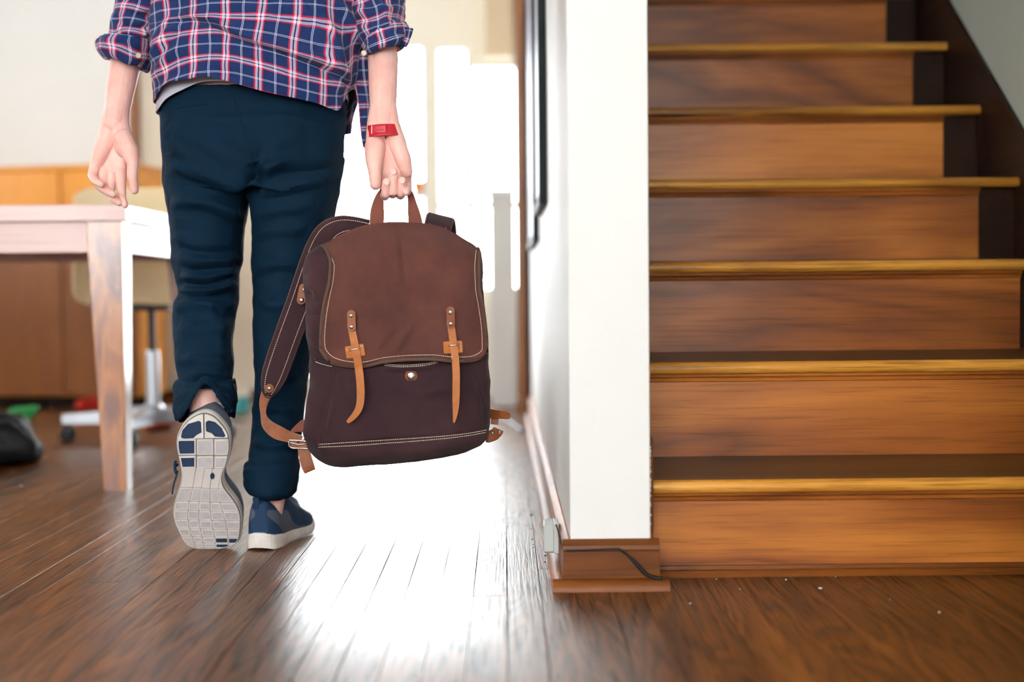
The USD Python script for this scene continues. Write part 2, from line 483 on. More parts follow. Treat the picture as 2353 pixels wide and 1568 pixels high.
def base_profile(d):
    """(outward, z) outline of the skirting: flat board, small cap moulding."""
    return [(0, 0), (d, 0), (d, CAPZ - .020), (d + .002, CAPZ - .017), (d + .001, CAPZ - .010), (d - .004, CAPZ - .004), (.003, CAPZ), (0, CAPZ)]


def quarter(d, r):
    return [(d, 0), (d + r, 0)] + [(d + r * math.cos(a), r * math.sin(a) * 1.15) for a in np.linspace(.15, math.pi / 2, 6)]


d = .014
bb = thing('baseboard_front', kind='structure')
obj('board', prism([(YP - o, z) for o, z in base_profile(d)], XW - d, XW + PW + d, 'x'), M['base_wood'], bb, smooth=25)
obj('shoe_moulding', prism([(YP - o, z) for o, z in quarter(d, QR)], XW - d - QR, XW + PW + d + QR * .9, 'x'), M['base_wood'], bb, smooth=40)
bl = thing('baseboard_left', kind='structure')
obj('board', prism([(XW - o, z) for o, z in base_profile(d)], YP - .0, 5.93, 'y'), M['base_wood_side'], bl, smooth=25)
obj('shoe_moulding', prism([(XW - o, z) for o, z in quarter(d, QR)], YP - .014, 5.93, 'y'), M['base_wood_side'], bl, smooth=40)

# ------------------------------------------------------------------ staircase
Y0, DT = 2.545, 0.272
NZ = [0.0, 0.1765]
for n in range(2, 12):
    if n <= 6:
        yy = [0, 0, 832, 601, 411, 245, 99][n]
        Yn = Y0 + (n - 1) * DT - .03
        NZ.append(at(1700, yy, Yn)[2])
    else:
        NZ.append(NZ[-1] + .203)
XS0, XS1 = XW + PW + .011, XR - .014
XRISE = 1.122
st = thing('staircase', 'amber brown wooden staircase with rounded nosings rising beyond the white partition', 'stairs', (XS0, Y0, 0))
TILT = .009
for n in range(1, 12):
    z1, z0 = NZ[n], NZ[n - 1]
    Yr = Y0 + (n - 1) * DT                     # riser face
    back = Yr + DT + .02
    th = .024
    obj('riser', box(XS0, XRISE, Yr, Yr + .018, z0 if n == 1 else z0 - .0, z1 - th + .002, .001), M['stair_wood'], st, smooth=False)
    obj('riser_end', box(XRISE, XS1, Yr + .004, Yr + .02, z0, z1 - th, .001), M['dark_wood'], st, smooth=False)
    r = th / 2
    prof = [(back, z1 + TILT), (Yr - .018, z1)] + [(Yr - .018 - r * math.sin(a), z1 - r + r * math.cos(a)) for a in np.linspace(0.12, math.pi - .02, 10)] + [(Yr + .004, z1 - th), (back, z1 - th + TILT)]
    tr = obj('tread', prism([(Yr - .0175, z1 - .0005), (back, z1 + TILT), (back, z1 - th + TILT), (Yr - .0175, z1 - th + .0005)], XS0, XS1, 'x'), M['tread_wood'], st, smooth=25)
    nz = [(Yr - .0175, z1)] + [(Yr - .0175 - r * math.sin(a), z1 - r + r * math.cos(a)) for a in np.linspace(0.12, math.pi - .1, 10)] + [(Yr - .0175, z1 - th)]
    mm = prism(nz, XS0, XS1, 'x')
    obj('nosing', mm, M['nosing_wood'], tr, smooth=40)
    # cove moulding under the nosing
    cv = [(Yr, z1 - th), (Yr - .014, z1 - th), (Yr - .013, z1 - th - .005), (Yr - .006, z1 - th - .009), (Yr - .004, z1 - th - .015), (Yr, z1 - th - .017)]
    obj('cove_moulding', prism(cv, XS0, XRISE, 'x'), M['stair_wood'], st, smooth=25)
obj('shoe_moulding', prism([(Y0 - o, z) for o, z in [(0, 0), (.016, 0), (.016, .006), (.012, .011), (.006, .013), (.004, .019), (0, .02)]], XS0, XS1, 'x'), M['base_wood'], st, smooth=30)


def stringer(x0, x1, front, mat, name, top_off, z_start):
    sl = (NZ[6] - NZ[1]) / (5 * DT)
    yv = front
    prof = [(yv, .0), (yv, z_start), (front + .03, z_start + .0)]
    ya, za = Y0 - .03, NZ[1] + top_off
    # the sloping top follows the nosings
    pts = [(front, 0.0), (front, z_start)]
    yk = ya + (z_start - za) / sl
    pts.append((max(yk, front + .001), z_start))
    pts += [(5.75, za + (5.75 - ya) * sl), (5.75, 0.0)]
    m = prism(pts, x0, x1, 'x')
    return obj(name, m, mat, st, smooth=20)


stringer(XW + PW + .0005, XW + PW + .010, Y0 - .055, M['base_wood_side'], 'skirt_board', .065, .255)
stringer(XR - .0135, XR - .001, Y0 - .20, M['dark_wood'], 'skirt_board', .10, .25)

rd = random.Random(2)
for k in range(26):
    z = .095 + .15 * rd.random() ** .8
    r = rd.uniform(.0005, .0022)
    m = trimesh.creation.icosphere(1, 1.0); m.apply_scale((.0022 * rd.uniform(.4, 1.3), .0005, r * rd.uniform(1, 3))); m.apply_translation((XW + PW + .004, Y0 - .0552, z))
    obj('paint_drip', m, M['white_trim'], st, smooth=True)
# ------------------------------------------------------------------ lofts along traced edges
def loft(rows, nth=96, nr=120, seam=True, smoothrows=True):
    """rows: (Lx, Ly, Rx, Ry, Yc, b, n): the left and right edge of a section as seen in the photograph, its distance, half depth and squareness.
    Returns the grid (nr, nth + 1, 3), column 0 on the far side, going round by the left."""
    P = []
    for lx, ly, rx, ry, yc, b, n in rows:
        l, r = at(lx, ly, yc), at(rx, ry, yc)
        P.append(np.r_[l, r, b, n])
    P = np.array(P)
    mid = (P[:, :3] + P[:, 3:6]) / 2
    d = np.r_[0, np.cumsum(np.linalg.norm(np.diff(mid, axis=0), axis=1) + 1e-6)]
    t = np.linspace(0, d[-1], nr)
    Q = np.stack([PchipInterpolator(d, P[:, k])(t) for k in range(8)], 1)
    th = np.linspace(0, 2 * np.pi, nth + 1)
    c, s = -np.sin(th), np.cos(th)            # c: sideways (-1 left), s: depth (+1 far)
    G = np.zeros((nr, nth + 1, 3))
    for i in range(nr):
        l, r, b, n = Q[i, :3], Q[i, 3:6], Q[i, 6], Q[i, 7]
        m, u = (l + r) / 2, (r - l) / 2
        G[i] = m + u * (np.sign(c) * np.abs(c) ** (2 / n))[:, None] + np.array([0, b, 0]) * (np.sign(s) * np.abs(s) ** (2 / n))[:, None]
    return G, t, th


def closed(G):
    """A loft grid as a closed solid (caps at both ends)."""
    G = G[:, :-1]
    nr, nc = G.shape[:2]
    f = grid_faces(nr, nc, True)
    V = np.vstack([G.reshape(-1, 3), G[0].mean(0)[None], G[-1].mean(0)[None]])
    a, b = nr * nc, nr * nc + 1
    e = []
    for j in range(nc):
        k = (j + 1) % nc
        e += [[a, k, j], [b, (nr - 1) * nc + j, (nr - 1) * nc + k]]
    m = trimesh.Trimesh(V, np.vstack([f, np.array(e)]), process=False)
    if m.volume < 0:
        m.invert()
    return m


def vpix(V):
    c = (np.asarray(V) - [0, 0, H]) @ CAM.T
    return np.stack([CX + F * c[:, 0] / -c[:, 2], CY - F * c[:, 1] / -c[:, 2]], 1)


def poly_dist(q, line):
    """Signed distance (pixels of the photograph) of the points q to a polyline, and how far along (0..1) it is nearest."""
    line = catmull(line, 24) if len(line) > 2 else np.asarray(line, float)
    best = np.full(len(q), 1e9); sg_ = np.zeros(len(q)); al = np.zeros(len(q))
    n = len(line) - 1
    for i in range(n):
        a, b = line[i], line[i + 1]
        ab = b - a; L = ab @ ab + 1e-9
        t = np.clip(((q - a) @ ab) / L, 0, 1)
        w = q - (a + t[:, None] * ab)
        dd = np.hypot(w[:, 0], w[:, 1])
        m = dd < best
        best[m] = dd[m]
        sg_[m] = np.sign(ab[0] * w[m, 1] - ab[1] * w[m, 0])
        al[m] = (i + t[m]) / n
    return best * np.where(sg_ == 0, 1, sg_), al


def wrinkle(V, N, folds):
    """Moves vertices on the side facing us along their normals: folds of cloth that run where the photograph shows them."""
    q = vpix(V)
    face = np.clip(-N[:, 1] * 1.6 + .25, 0, 1)
    out = np.zeros(len(V))
    for line, width, amp, kind in folds:
        lo, hi = np.min(line, 0) - 4 * width, np.max(line, 0) + 4 * width
        m = np.all((q > lo) & (q < hi), axis=1)
        if not m.any():
            continue
        d, al = poly_dist(q[m], line)
        taper = np.clip(np.minimum(al, 1 - al) * 4, 0, 1) ** .7
        if kind == 'ridge':
            h = np.exp(-(d / width) ** 2)
        elif kind == 'crease':              # a soft bank above a sharp valley
            h = np.where(d < 0, np.exp(-((d + width) / width) ** 2), np.exp(-1) * (1 - d / (0.35 * width)) * (d < .35 * width * 4) * np.exp(-d / (0.5 * width)))
        else:                               # step: cloth above hangs over the cloth below
            sw = .5 * (1 - np.tanh(d / 3.2))
            h = sw * np.exp(np.minimum(d, 0) / (3 * width)) - .3 * (1 - sw) * np.exp(-np.maximum(d, 0) / width)
        out[m] += amp * h * taper
    return V + N * (out * face)[:, None]


def vnorm(m):
    return np.array(trimesh.Trimesh(m.vertices, m.faces, process=False).vertex_normals)


def organic(manif, edge, it=12, lamb=.5, nu=.53):
    t = man(manif.refine_to_length(edge))
    t.merge_vertices()
    trimesh.smoothing.filter_taubin(t, lamb=lamb, nu=nu, iterations=it)
    return t


def ball(p, r, seg=20):
    return m3.Manifold.sphere(r, seg).translate(tuple(map(float, p)))


def bone(p0, r0, p1, r1):
    return m3.Manifold.batch_hull([ball(p0, r0), ball(p1, r1)])


def chain(pts, radii):
    return m3.Manifold.batch_boolean([bone(pts[i], radii[i], pts[i + 1], radii[i + 1]) for i in range(len(pts) - 1)], m3.OpType.Add)


def pxm(Y):
    return F / Y


# ------------------------------------------------------------------ materials of the person
def plaid(name, du=0.0, swap=False):
    def stripes(light):
        W, N, R, D = lin(212, 202, 226), lin(27, 46, 92), lin(226, 22, 28), lin(52, 10, 34)
        G = lin(215, 215, 235)
        seq = [(0, N), (.115, N), (.116, R), (.160, R), (.161, W), (.233, W), (.234, D), (.268, D), (.269, W), (.341, W), (.342, R), (.386, R), (.387, N), (.715, N), (.716, G), (.735, G), (.736, N), (.752, N), (.753, G), (.772, G), (.773, N), (1, N)]
        return seq
    n = {
        'tc': ('texture_coordinate', {}), 'sep': ('separate_xyz', {}),
        'su': ('math', {'math_type': 'multiply_add', 'value2': 1 / .0655, 'value3': du}), 'sv': ('math', {'math_type': 'multiply_add', 'value2': 1 / .0505, 'value3': .1}),
        'fu': ('math', {'math_type': 'fraction'}), 'fv': ('math', {'math_type': 'fraction'}),
        'ru': ('rgb_ramp', {'ramp': stripes(1), 'interpolate': False}), 'rv': ('rgb_ramp', {'ramp': stripes(0), 'interpolate': False}),
        'mx': ('mix_color', {'fac': 0.45}),
        'mp': ('mapping', {'scale': (1.0, 1.0, 1.0)}),
        'w': ('wave_texture', {'scale': 420.0, 'bands_direction': 'diagonal'}),
        'b': ('bump', {'strength': 0.12, 'distance': 0.0005}),
        'p': ('principled_bsdf', {'roughness': 0.85, 'specular_ior_level': 0.15, 'sheen_weight': 0.08}),
    }
    l = [('tc.UV', 'sep.vector'), ('sep.x', 'su.value1'), ('sep.y', 'sv.value1'), ('su.value', 'fu.value1'), ('sv.value', 'fv.value1'),
         ('fu.value', 'ru.fac'), ('fv.value', 'rv.fac'), ('ru.color', 'mx.a'), ('rv.color', 'mx.b'), ('mx.result', 'p.base_color'),
         ('tc.UV', 'w.vector'), ('w.fac', 'b.height'), ('b.normal', 'p.normal')]
    return usdkit.material(stage, '/World/Looks/' + name, n, l, surface='p.BSDF')


M['plaid'] = plaid('plaid_cotton')
M['skin'] = plain('skin', lin(238, 194, 182), 0.5, 0.35, bump=(260, 0.12, 0.0012), var=(22, lin(232, 172, 160)), subsurface_weight=0.12, subsurface_scale=0.004)
M['nail'] = plain('nail', lin(234, 186, 176), 0.3, 0.4)
M['pants'] = plain('navy_twill', lin(5, 32, 51), 0.8, 0.12, bump=(900, 0.10, 0.0006))
M['grey_tee'] = plain('grey_jersey', lin(190, 188, 198), 0.9, 0.1, bump=(600, 0.1, 0.001))
M['red_strap'] = plain('red_leather', lin(190, 28, 46), 0.45, 0.4, bump=(500, .1, .0005))
M['steel'] = plain('steel', lin(200, 196, 190), 0.22, 0.5, 1.0)
M['button'] = plain('horn_button', lin(196, 178, 150), 0.35, 0.5)
M['shoe_grey'] = plain('shoe_grey_mesh', lin(84, 90, 104), 0.7, 0.25, bump=(900, .15, .0006))
M['shoe_navy'] = plain('shoe_navy_mesh', lin(26, 52, 82), 0.7, 0.25, bump=(900, .15, .0006))
M['sole_white'] = plain('sole_foam', lin(228, 222, 216), 0.6, 0.3, var=(30, lin(206, 196, 186)), bump=(200, .08, .001))
M['sole_block'] = plain('sole_block', lin(204, 196, 190), 0.6, 0.3, var=(30, lin(192, 184, 178)), bump=(200, .08, .001))
M['sole_grey'] = plain('sole_worn', lin(172, 166, 168), 0.6, 0.3, var=(60, lin(188, 182, 180)))
M['sole_navy'] = plain('sole_navy_rubber', lin(34, 54, 82), 0.5, 0.35, bump=(150, .1, .001))
M['lace'] = plain('lace', lin(30, 48, 70), 0.8, 0.2)

# ------------------------------------------------------------------ the person
YB0 = 2.93
ploc = at(600, 1265, 2.90); ploc[2] = 0
person = thing('person', 'person in plaid shirt and navy trousers walking away, carrying a brown backpack', 'person', ploc)

# body: one continuous skin mesh; what the clothes cover is only filled in
Yh = 2.90
LW = [at(332, -90, 2.965), at(306, 60, 2.97), at(287, 150, 2.955), at(275, 215, 2.935), at(263, 285, 2.91)]
body = []


def lim(pts, rad):
    body.append(chain(pts, rad))


lim(LW, [.039, .034, .0315, .0285, .0245])
# flattened wrist: two parallel chains
lim([at(276, 225, 2.93), at(254, 282, 2.912), at(243, 335, 2.905)], [.022, .0195, .0185])
lim([at(272, 225, 2.93), at(274, 288, 2.912), at(288, 340, 2.895)], [.024, .0205, .021])
# left palm
palm = [(at(240, 322, 2.918), .017), (at(284, 322, 2.915), .017), (at(224, 372, 2.914), .0125), (at(240, 388, 2.912), .0120), (at(258, 394, 2.912), .0120), (at(278, 396, 2.906), .0125), (at(232, 350, 2.916), .015)]
lim([at(246, 318, 2.905), at(233, 350, 2.898), at(222, 376, 2.898)], [.0175, .0165, .0125])
body.append(m3.Manifold.batch_hull([ball(p, r) for p, r in palm]))
lim([at(284, 318, 2.895), at(298, 348, 2.882), at(306, 374, 2.875), at(304, 402, 2.872), at(309, 437, 2.876)], [.020, .0195, .0125, .0108, .0085])
lim([at(222, 372, 2.905), at(212, 404, 2.888), at(220, 418, 2.868), at(232, 424, 2.855)], [.0125, .0094, .0082, .0070])
lim([at(240, 388, 2.908), at(231, 429, 2.893), at(246, 440, 2.872), at(260, 447, 2.858)], [.012, .0096, .0083, .0068])
lim([at(258, 394, 2.910), at(253, 440, 2.903), at(262, 458, 2.884), at(274, 466, 2.870)], [.0125, .0098, .0086, .0070])
lim([at(277, 396, 2.903), at(279, 436, 2.895), at(281, 455, 2.884), at(287, 471, 2.872)], [.0125, .0098, .0086, .0068])
# right arm and fist round the handle
YG = 2.735
RW = [at(846, -120, 2.965), at(868, 60, 2.92), at(880, 135, 2.87), at(880, 210, 2.81), at(880, 285, 2.765)]
lim(RW, [.040, .034, .0305, .0275, .0235])
lim([at(880, 215, 2.805), at(865, 285, 2.765), at(862, 335, 2.75)], [.022, .0185, .019])
lim([at(880, 215, 2.805), at(897, 285, 2.765), at(915, 335, 2.75)], [.022, .0175, .017])
lim([at(912, 330, 2.748), at(926, 366, 2.742), at(934, 396, 2.746)], [.0165, .0155, .0115])
palm = [(at(866, 345, 2.758), .018), (at(910, 335, 2.760), .016), (at(930, 378, 2.760), .0125), (at(934, 405, 2.756), .0105), (at(917, 414, 2.757), .0115), (at(900, 416, 2.757), .0115), (at(882, 416, 2.757), .0115), (at(866, 390, 2.75), .013)]
body.append(m3.Manifold.batch_hull([ball(p, r) for p, r in palm]))
lim([at(862, 338, 2.742), at(860, 366, 2.727), at(861, 394, 2.718), at(863, 424, 2.714)], [.0205, .0170, .0122, .0108])
FING = [(884, 888, 411, 455), (902, 904, 387, 450), (920, 924, 408, 453), (936, 933, 434, 446)]
for i, (xb, xt, yt, yb) in enumerate(FING):
    r = (.0095, .0098, .0094, .0080)[i]
    kx = (882, 900, 917, 934)[i]
    lim([at(kx, 414, 2.762), at(xb, yb - 18, 2.768), at(xb, yb - 5, 2.745), at((xb + xt) / 2 + .5, yb - 10, 2.718), at(xt, yt + 8, 2.708)], [r + .0018, r + .0004, r, r * .97, r * .88])
# torso, hips, legs, ankles, neck and head (under the clothes, or above the picture)
tc_ = lambda x, y, Y=YB0: at(x, y, Y)
for (a, ra, b, rb) in [
        (tc_(520, 0), .085, tc_(660, 0), .085), (tc_(500, -240), .085, tc_(690, -240), .085), (tc_(520, 230, 2.95), .085, tc_(660, 230, 2.95), .085)]:
    body.append(bone(a, ra, b, rb))
body.append(m3.Manifold.batch_hull([ball(tc_(520, 230, 2.95), .085), ball(tc_(650, 230, 2.95), .085), ball(tc_(520, 0), .085), ball(tc_(660, 0), .085), ball(tc_(470, -220), .07), ball(tc_(725, -220), .07)]))
lim([tc_(420, -235, 2.95), tc_(340, -210, 2.96), LW[0]], [.06, .055, .040])
lim([tc_(775, -235, 2.95), tc_(850, -215, 2.96), RW[0]], [.06, .055, .040])
lim([tc_(595, -290), tc_(597, -400, 2.96)], [.062, .055])
LLEG = [at(490, 300, 2.95), at(470, 480, 2.96), at(476, 660, 2.955), at(470, 790, 2.90), at(470, 880, 2.855), at(470, 915, 2.845), at(470, 962, 2.835)]
lim(LLEG, [.085, .062, .050, .048, .036, .032, .028])
RLEG = [at(680, 300, 2.95), at(672, 500, 2.96), at(655, 700, 2.955), at(640, 880, 2.945), at(626, 1080, 2.915), at(626, 1140, 2.905), at(622, 1180, 2.90), at(620, 1225, 2.90)]
lim(RLEG, [.085, .066, .054, .048, .036, .027, .0235, .022])
head = [bone(at(597, -455, 2.96), .078, at(597, -520, 2.955), .092), bone(at(597, -440, 2.99), .05, at(597, -430, 3.02), .035),
        bone(at(597, -470, 3.05), .012, at(597, -455, 3.062), .013),
        bone(at(500, -490, 2.955), .018, at(500, -470, 2.955), .014), bone(at(694, -490, 2.955), .018, at(694, -470, 2.955), .014)]
body += head
B = m3.Manifold.batch_boolean(body, m3.OpType.Add)
BODY = organic(B, .0042, 10)
q = vpix(BODY.vertices)
obj('body', BODY, M['skin'], person, smooth=True)
hair = m3.Manifold.batch_hull([ball(at(597, -470, 2.94), .088), ball(at(597, -540, 2.955), .098), ball(at(597, -560, 3.0), .07)])
obj('hair', organic(hair, .012, 4), M['dark_wood'], person, smooth=True)


def nail_at(px_, py_, Y, w, h, n=(0, -1, 0), rot=0.0):
    s = trimesh.creation.icosphere(2, 1.0)
    s.apply_scale((w, .0016, h))
    s.apply_transform(trimesh.transformations.rotation_matrix(rot, [0, 1, 0]))
    s.apply_transform(trimesh.geometry.align_vectors([0, -1, 0], np.asarray(n, float)))
    s.apply_translation(at(px_, py_, Y))
    return s


for i, (xb, xt, yt, yb) in enumerate(FING[:3]):
    obj('fingernail', nail_at(xt, yt + 7, 2.7000, .0058, .0068, (0, -1, .25)), M['nail'], person, smooth=True)

# ---- trousers
hip = loft([(372, 205, 790, 215, 2.95, .108, 2.3), (368, 262, 795, 275, 2.95, .118, 2.3), (372, 320, 792, 325, 2.95, .128, 2.3), (378, 385, 785, 385, 2.95, .128, 2.3), (384, 440, 781, 440, 2.95, .112, 2.3)], 96, 50)[0]
ll = loft([(376, 360, 590, 360, 2.95, .112, 2.2), (385, 450, 575, 450, 2.955, .105, 2.2), (388, 485, 569, 485, 2.957, .101, 2.2), (391, 520, 562, 520, 2.96, .098, 2.1), (400, 585, 554, 590, 2.96, .088, 2.1), (408, 640, 547, 640, 2.955, .080, 2.1), (413, 672, 548, 672, 2.95, .078, 2.1),
           (402, 705, 545, 705, 2.94, .080, 2.1), (402, 770, 537, 770, 2.92, .080, 2.1), (407, 840, 535, 840, 2.89, .076, 2.1), (411, 870, 534, 874, 2.875, .070, 2.1), (409, 884, 535, 890, 2.868, .066, 2.1)], 72, 110)[0]
rl = loft([(560, 360, 790, 360, 2.955, .112, 2.2), (570, 450, 778, 450, 2.955, .105, 2.2), (577, 485, 770, 485, 2.957, .101, 2.2), (582, 540, 762, 540, 2.96, .098, 2.1), (583, 640, 746, 640, 2.96, .090, 2.1), (584, 720, 733, 720, 2.955, .084, 2.1), (587, 830, 716, 830, 2.945, .078, 2.1),
           (588, 880, 707, 880, 2.94, .074, 2.1), (581, 940, 697, 940, 2.93, .071, 2.1), (576, 1010, 690, 1010, 2.92, .068, 2.1), (571, 1060, 685, 1060, 2.912, .066, 2.1), (570, 1085, 683, 1085, 2.91, .064, 2.1)], 72, 110)[0]
PM = m3.Manifold.batch_boolean([to_man(closed(g)) for g in (hip, ll, rl)], m3.OpType.Add)
PANTS = organic(PM, .0075, 16)
PANTS = man(to_man(PANTS).refine(2)) if len(PANTS.vertices) < 60000 else PANTS
PF = [
    ([(392, 285), (440, 318), (500, 352), (540, 378)], 16, .007, 'ridge'), ([(380, 330), (430, 372), (500, 410)], 13, .006, 'crease'), ([(384, 400), (450, 412), (530, 440), (562, 470)], 14, .009, 'crease'),
    ([(586, 372), (590, 400), (572, 440)], 14, -.014, 'ridge'), ([(600, 420), (650, 392), (720, 385), (780, 372)], 14, .008, 'crease'), ([(580, 395), (640, 372), (700, 345)], 12, .007, 'ridge'),
    ([(590, 450), (660, 445), (740, 420), (778, 410)], 12, .007, 'crease'), ([(588, 500), (650, 480), (730, 470)], 14, .006, 'ridge'),
    ([(392, 480), (450, 478), (520, 500), (556, 530)], 13, .008, 'crease'), ([(400, 540), (460, 560), (540, 560)], 12, .006, 'ridge'),
    ([(405, 590), (450, 612), (510, 612), (550, 596)], 11, .010, 'crease'), ([(412, 640), (460, 650), (510, 640), (548, 618)], 9, .011, 'crease'), ([(413, 668), (450, 684), (500, 676), (546, 655)], 8, .012, 'crease'),
    ([(405, 712), (450, 700), (510, 705), (544, 690)], 11, .009, 'ridge'), ([(410, 745), (470, 760), (538, 735)], 14, .006, 'ridge'), ([(470, 700), (500, 760), (505, 840)], 14, .006, 'ridge'),
    ([(415, 850), (460, 838), (520, 860)], 12, .005, 'crease'), ([(425, 880), (480, 868), (530, 885)], 9, .006, 'crease'),
    ([(590, 560), (650, 540), (700, 545)], 13, .005, 'crease'), ([(590, 640), (640, 620), (690, 630)], 12, .006, 'crease'), ([(590, 700), (640, 700), (690, 680)], 12, .006, 'ridge'),
    ([(590, 860), (640, 880), (690, 870)], 12, .005, 'crease'), ([(580, 960), (630, 950), (680, 965)], 12, .006, 'crease'), ([(575, 1020), (620, 1035), (680, 1022)], 10, .006, 'crease'),
    ([(425, 262), (520, 275), (640, 268), (760, 290)], 8, .002, 'ridge'), ([(480, 300), (560, 330), (600, 345)], 16, .005, 'ridge'), ([(700, 300), (640, 330), (612, 352)], 16, .005, 'ridge'),
]
PF = [(l, w * 1.15, a * 1.7, k) for l, w, a, k in PF]
V = wrinkle(np.array(PANTS.vertices), vnorm(PANTS), PF)
V = V + vnorm(trimesh.Trimesh(V, PANTS.faces, process=False)) * ((fbm(V * [16, 16, 12], 3, 5) - .5) * .016)[:, None]
PANTS.vertices = V
pants = obj('trousers', PANTS, M['pants'], person, smooth=True)


def ring_sheet(rows, thick, nth=90, nr=24, wob=0.0, seed=0, freq=60):
    G, t, th = loft(rows, nth, nr)
    if wob:
        n = np.cross(np.gradient(G, axis=1), np.gradient(G, axis=0)); n /= np.linalg.norm(n, axis=2, keepdims=True) + 1e-12
        G = G + n * ((fbm(G * freq, 3, seed) - .5) * wob)[..., None]
        G[:, -1] = G[:, 0]
    return G


def cuff_grid(outer, roll=.004):
    """A turned-up cuff: the cloth goes down outside and back up inside."""
    return outer


g = ring_sheet([(408, 874, 536, 872, 2.872, .0675, 2.1), (404, 890, 537, 884, 2.868, .072, 2.1), (403, 925, 541, 918, 2.86, .077, 2.1), (404, 948, 540, 940, 2.852, .076, 2.1), (411, 972, 532, 962, 2.846, .070, 2.1)], .004, wob=.010, seed=3, freq=45)
# the raised leg's cuff opens towards us over the heel
q = vpix(g.reshape(-1, 3)); lift = np.zeros(len(q))
nearside = (g.reshape(-1, 3)[:, 1] < 2.85)
arch = np.exp(-((q[:, 0] - 472) / 42.0) ** 2) * np.clip((q[:, 1] - 893) / 60, 0, 1) * np.clip((2.862 - g.reshape(-1, 3)[:, 1]) / .04, 0, 1)
g2 = g.reshape(-1, 3).copy(); g2[:, 2] += arch * .075
obj('cuff', solid_sheet(g2.reshape(g.shape), .004), M['pants'], pants, smooth=True)
g = ring_sheet([(569, 1060, 684, 1058, 2.912, .070, 2.2), (564, 1074, 684, 1070, 2.91, .073, 2.2), (565, 1105, 683, 1100, 2.908, .073, 2.2), (574, 1128, 678, 1128, 2.905, .069, 2.2), (592, 1139, 668, 1140, 2.905, .058, 2.2)], .004, wob=.008, seed=5, freq=50)
obj('cuff', solid_sheet(g, .004), M['pants'], pants, smooth=True)
# back pocket welt and centre seam
def on_surface(tri, line, off):
    """Drops a line of picture points on the near side of a mesh."""
    o = np.array([0, 0, H]); pts = []
    d = np.array([at(x, y, 1.0) - o for x, y in line])
    loc, ri, _ = tri.ray.intersects_location(np.repeat(o[None], len(d), 0), d, multiple_hits=False)
    out = [None] * len(d)
    for p, i in zip(loc, ri):
        out[i] = p - d[i] / np.linalg.norm(d[i]) * off
    return np.array([p for p in out if p is not None])


obj('seam', tube(on_surface(PANTS, catmull([(536, 225), (560, 300), (578, 360), (583, 385)], 30), .0003), .0011, 6), M['pants'], pants, smooth=True)
obj('pocket_welt', tube(on_surface(PANTS, catmull([(404, 250), (440, 243), (478, 240)], 16), .0002), .0016, 6), M['pants'], pants, smooth=True)

# ---- grey undershirt peeping out
def hem_loft(tops, edges, hem, nth=150, nr=60, yc=2.94, b=.125, n=2.4, far_hem=None):
    """A hanging tube of cloth: the widths are given per height, the lower end follows hem(x)."""
    ey = np.array([e[0] for e in edges], float); el = np.array([e[1] for e in edges], float); er = np.array([e[2] for e in edges], float)
    eb = np.array([e[3] if len(e) > 3 else b for e in edges], float); ec = np.array([e[4] if len(e) > 4 else yc for e in edges], float)
    fl, fr, fb, fc = (PchipInterpolator(ey, a) for a in (el, er, eb, ec))
    th = np.linspace(0, 2 * np.pi, nth + 1)
    c, s = -np.sin(th), np.cos(th)
    cc, ss = np.sign(c) * np.abs(c) ** (2 / n), np.sign(s) * np.abs(s) ** (2 / n)
    hx = np.array([h[0] for h in hem], float); hy = np.array([h[1] for h in hem], float)
    fh = PchipInterpolator(hx, hy)
    G = np.zeros((nr, nth + 1, 3)); UV = np.zeros((nr, nth + 1, 2))
    per = None
    for j in range(nth + 1):
        xb = (fl(ey[-1]) + fr(ey[-1])) / 2 + cc[j] * (fr(ey[-1]) - fl(ey[-1])) / 2
        y1 = float(fh(np.clip(xb, hx[0], hx[-1])))
        if ss[j] > .15 and far_hem is not None:
            w = min(1, (ss[j] - .15) / .3)
            y1 = y1 * (1 - w) + far_hem * w
        ys = tops + (y1 - tops) * np.linspace(0, 1, nr)
        for i, y in enumerate(ys):
            l, r = float(fl(min(y, ey[-1]))), float(fr(min(y, ey[-1])))
            x = (l + r) / 2 + cc[j] * (r - l) / 2
            Y0_ = float(fc(min(y, ey[-1])))
            p = at(x, y, Y0_); p[1] += ss[j] * float(fb(min(y, ey[-1])))
            G[i, j] = p
            UV[i, j, 1] = -p[2]
    # u: arc length round the chest row
    k = nr // 2
    seg = np.r_[0, np.cumsum(np.linalg.norm(np.diff(G[k], axis=0), axis=1))]
    UV[:, :, 0] = seg[None, :]
    return G, UV


G, UV = hem_loft(120, [(120, 372, 790, .112), (210, 366, 798, .120), (262, 364, 798, .122)], [(360, 264), (372, 262), (402, 240), (440, 224), (500, 206), (640, 206), (800, 230)], 120, 30, 2.95, far_hem=250)
obj('undershirt', solid_sheet(G, .002), M['grey_tee'], person, smooth=True, label='grey undershirt hem showing above the trousers')

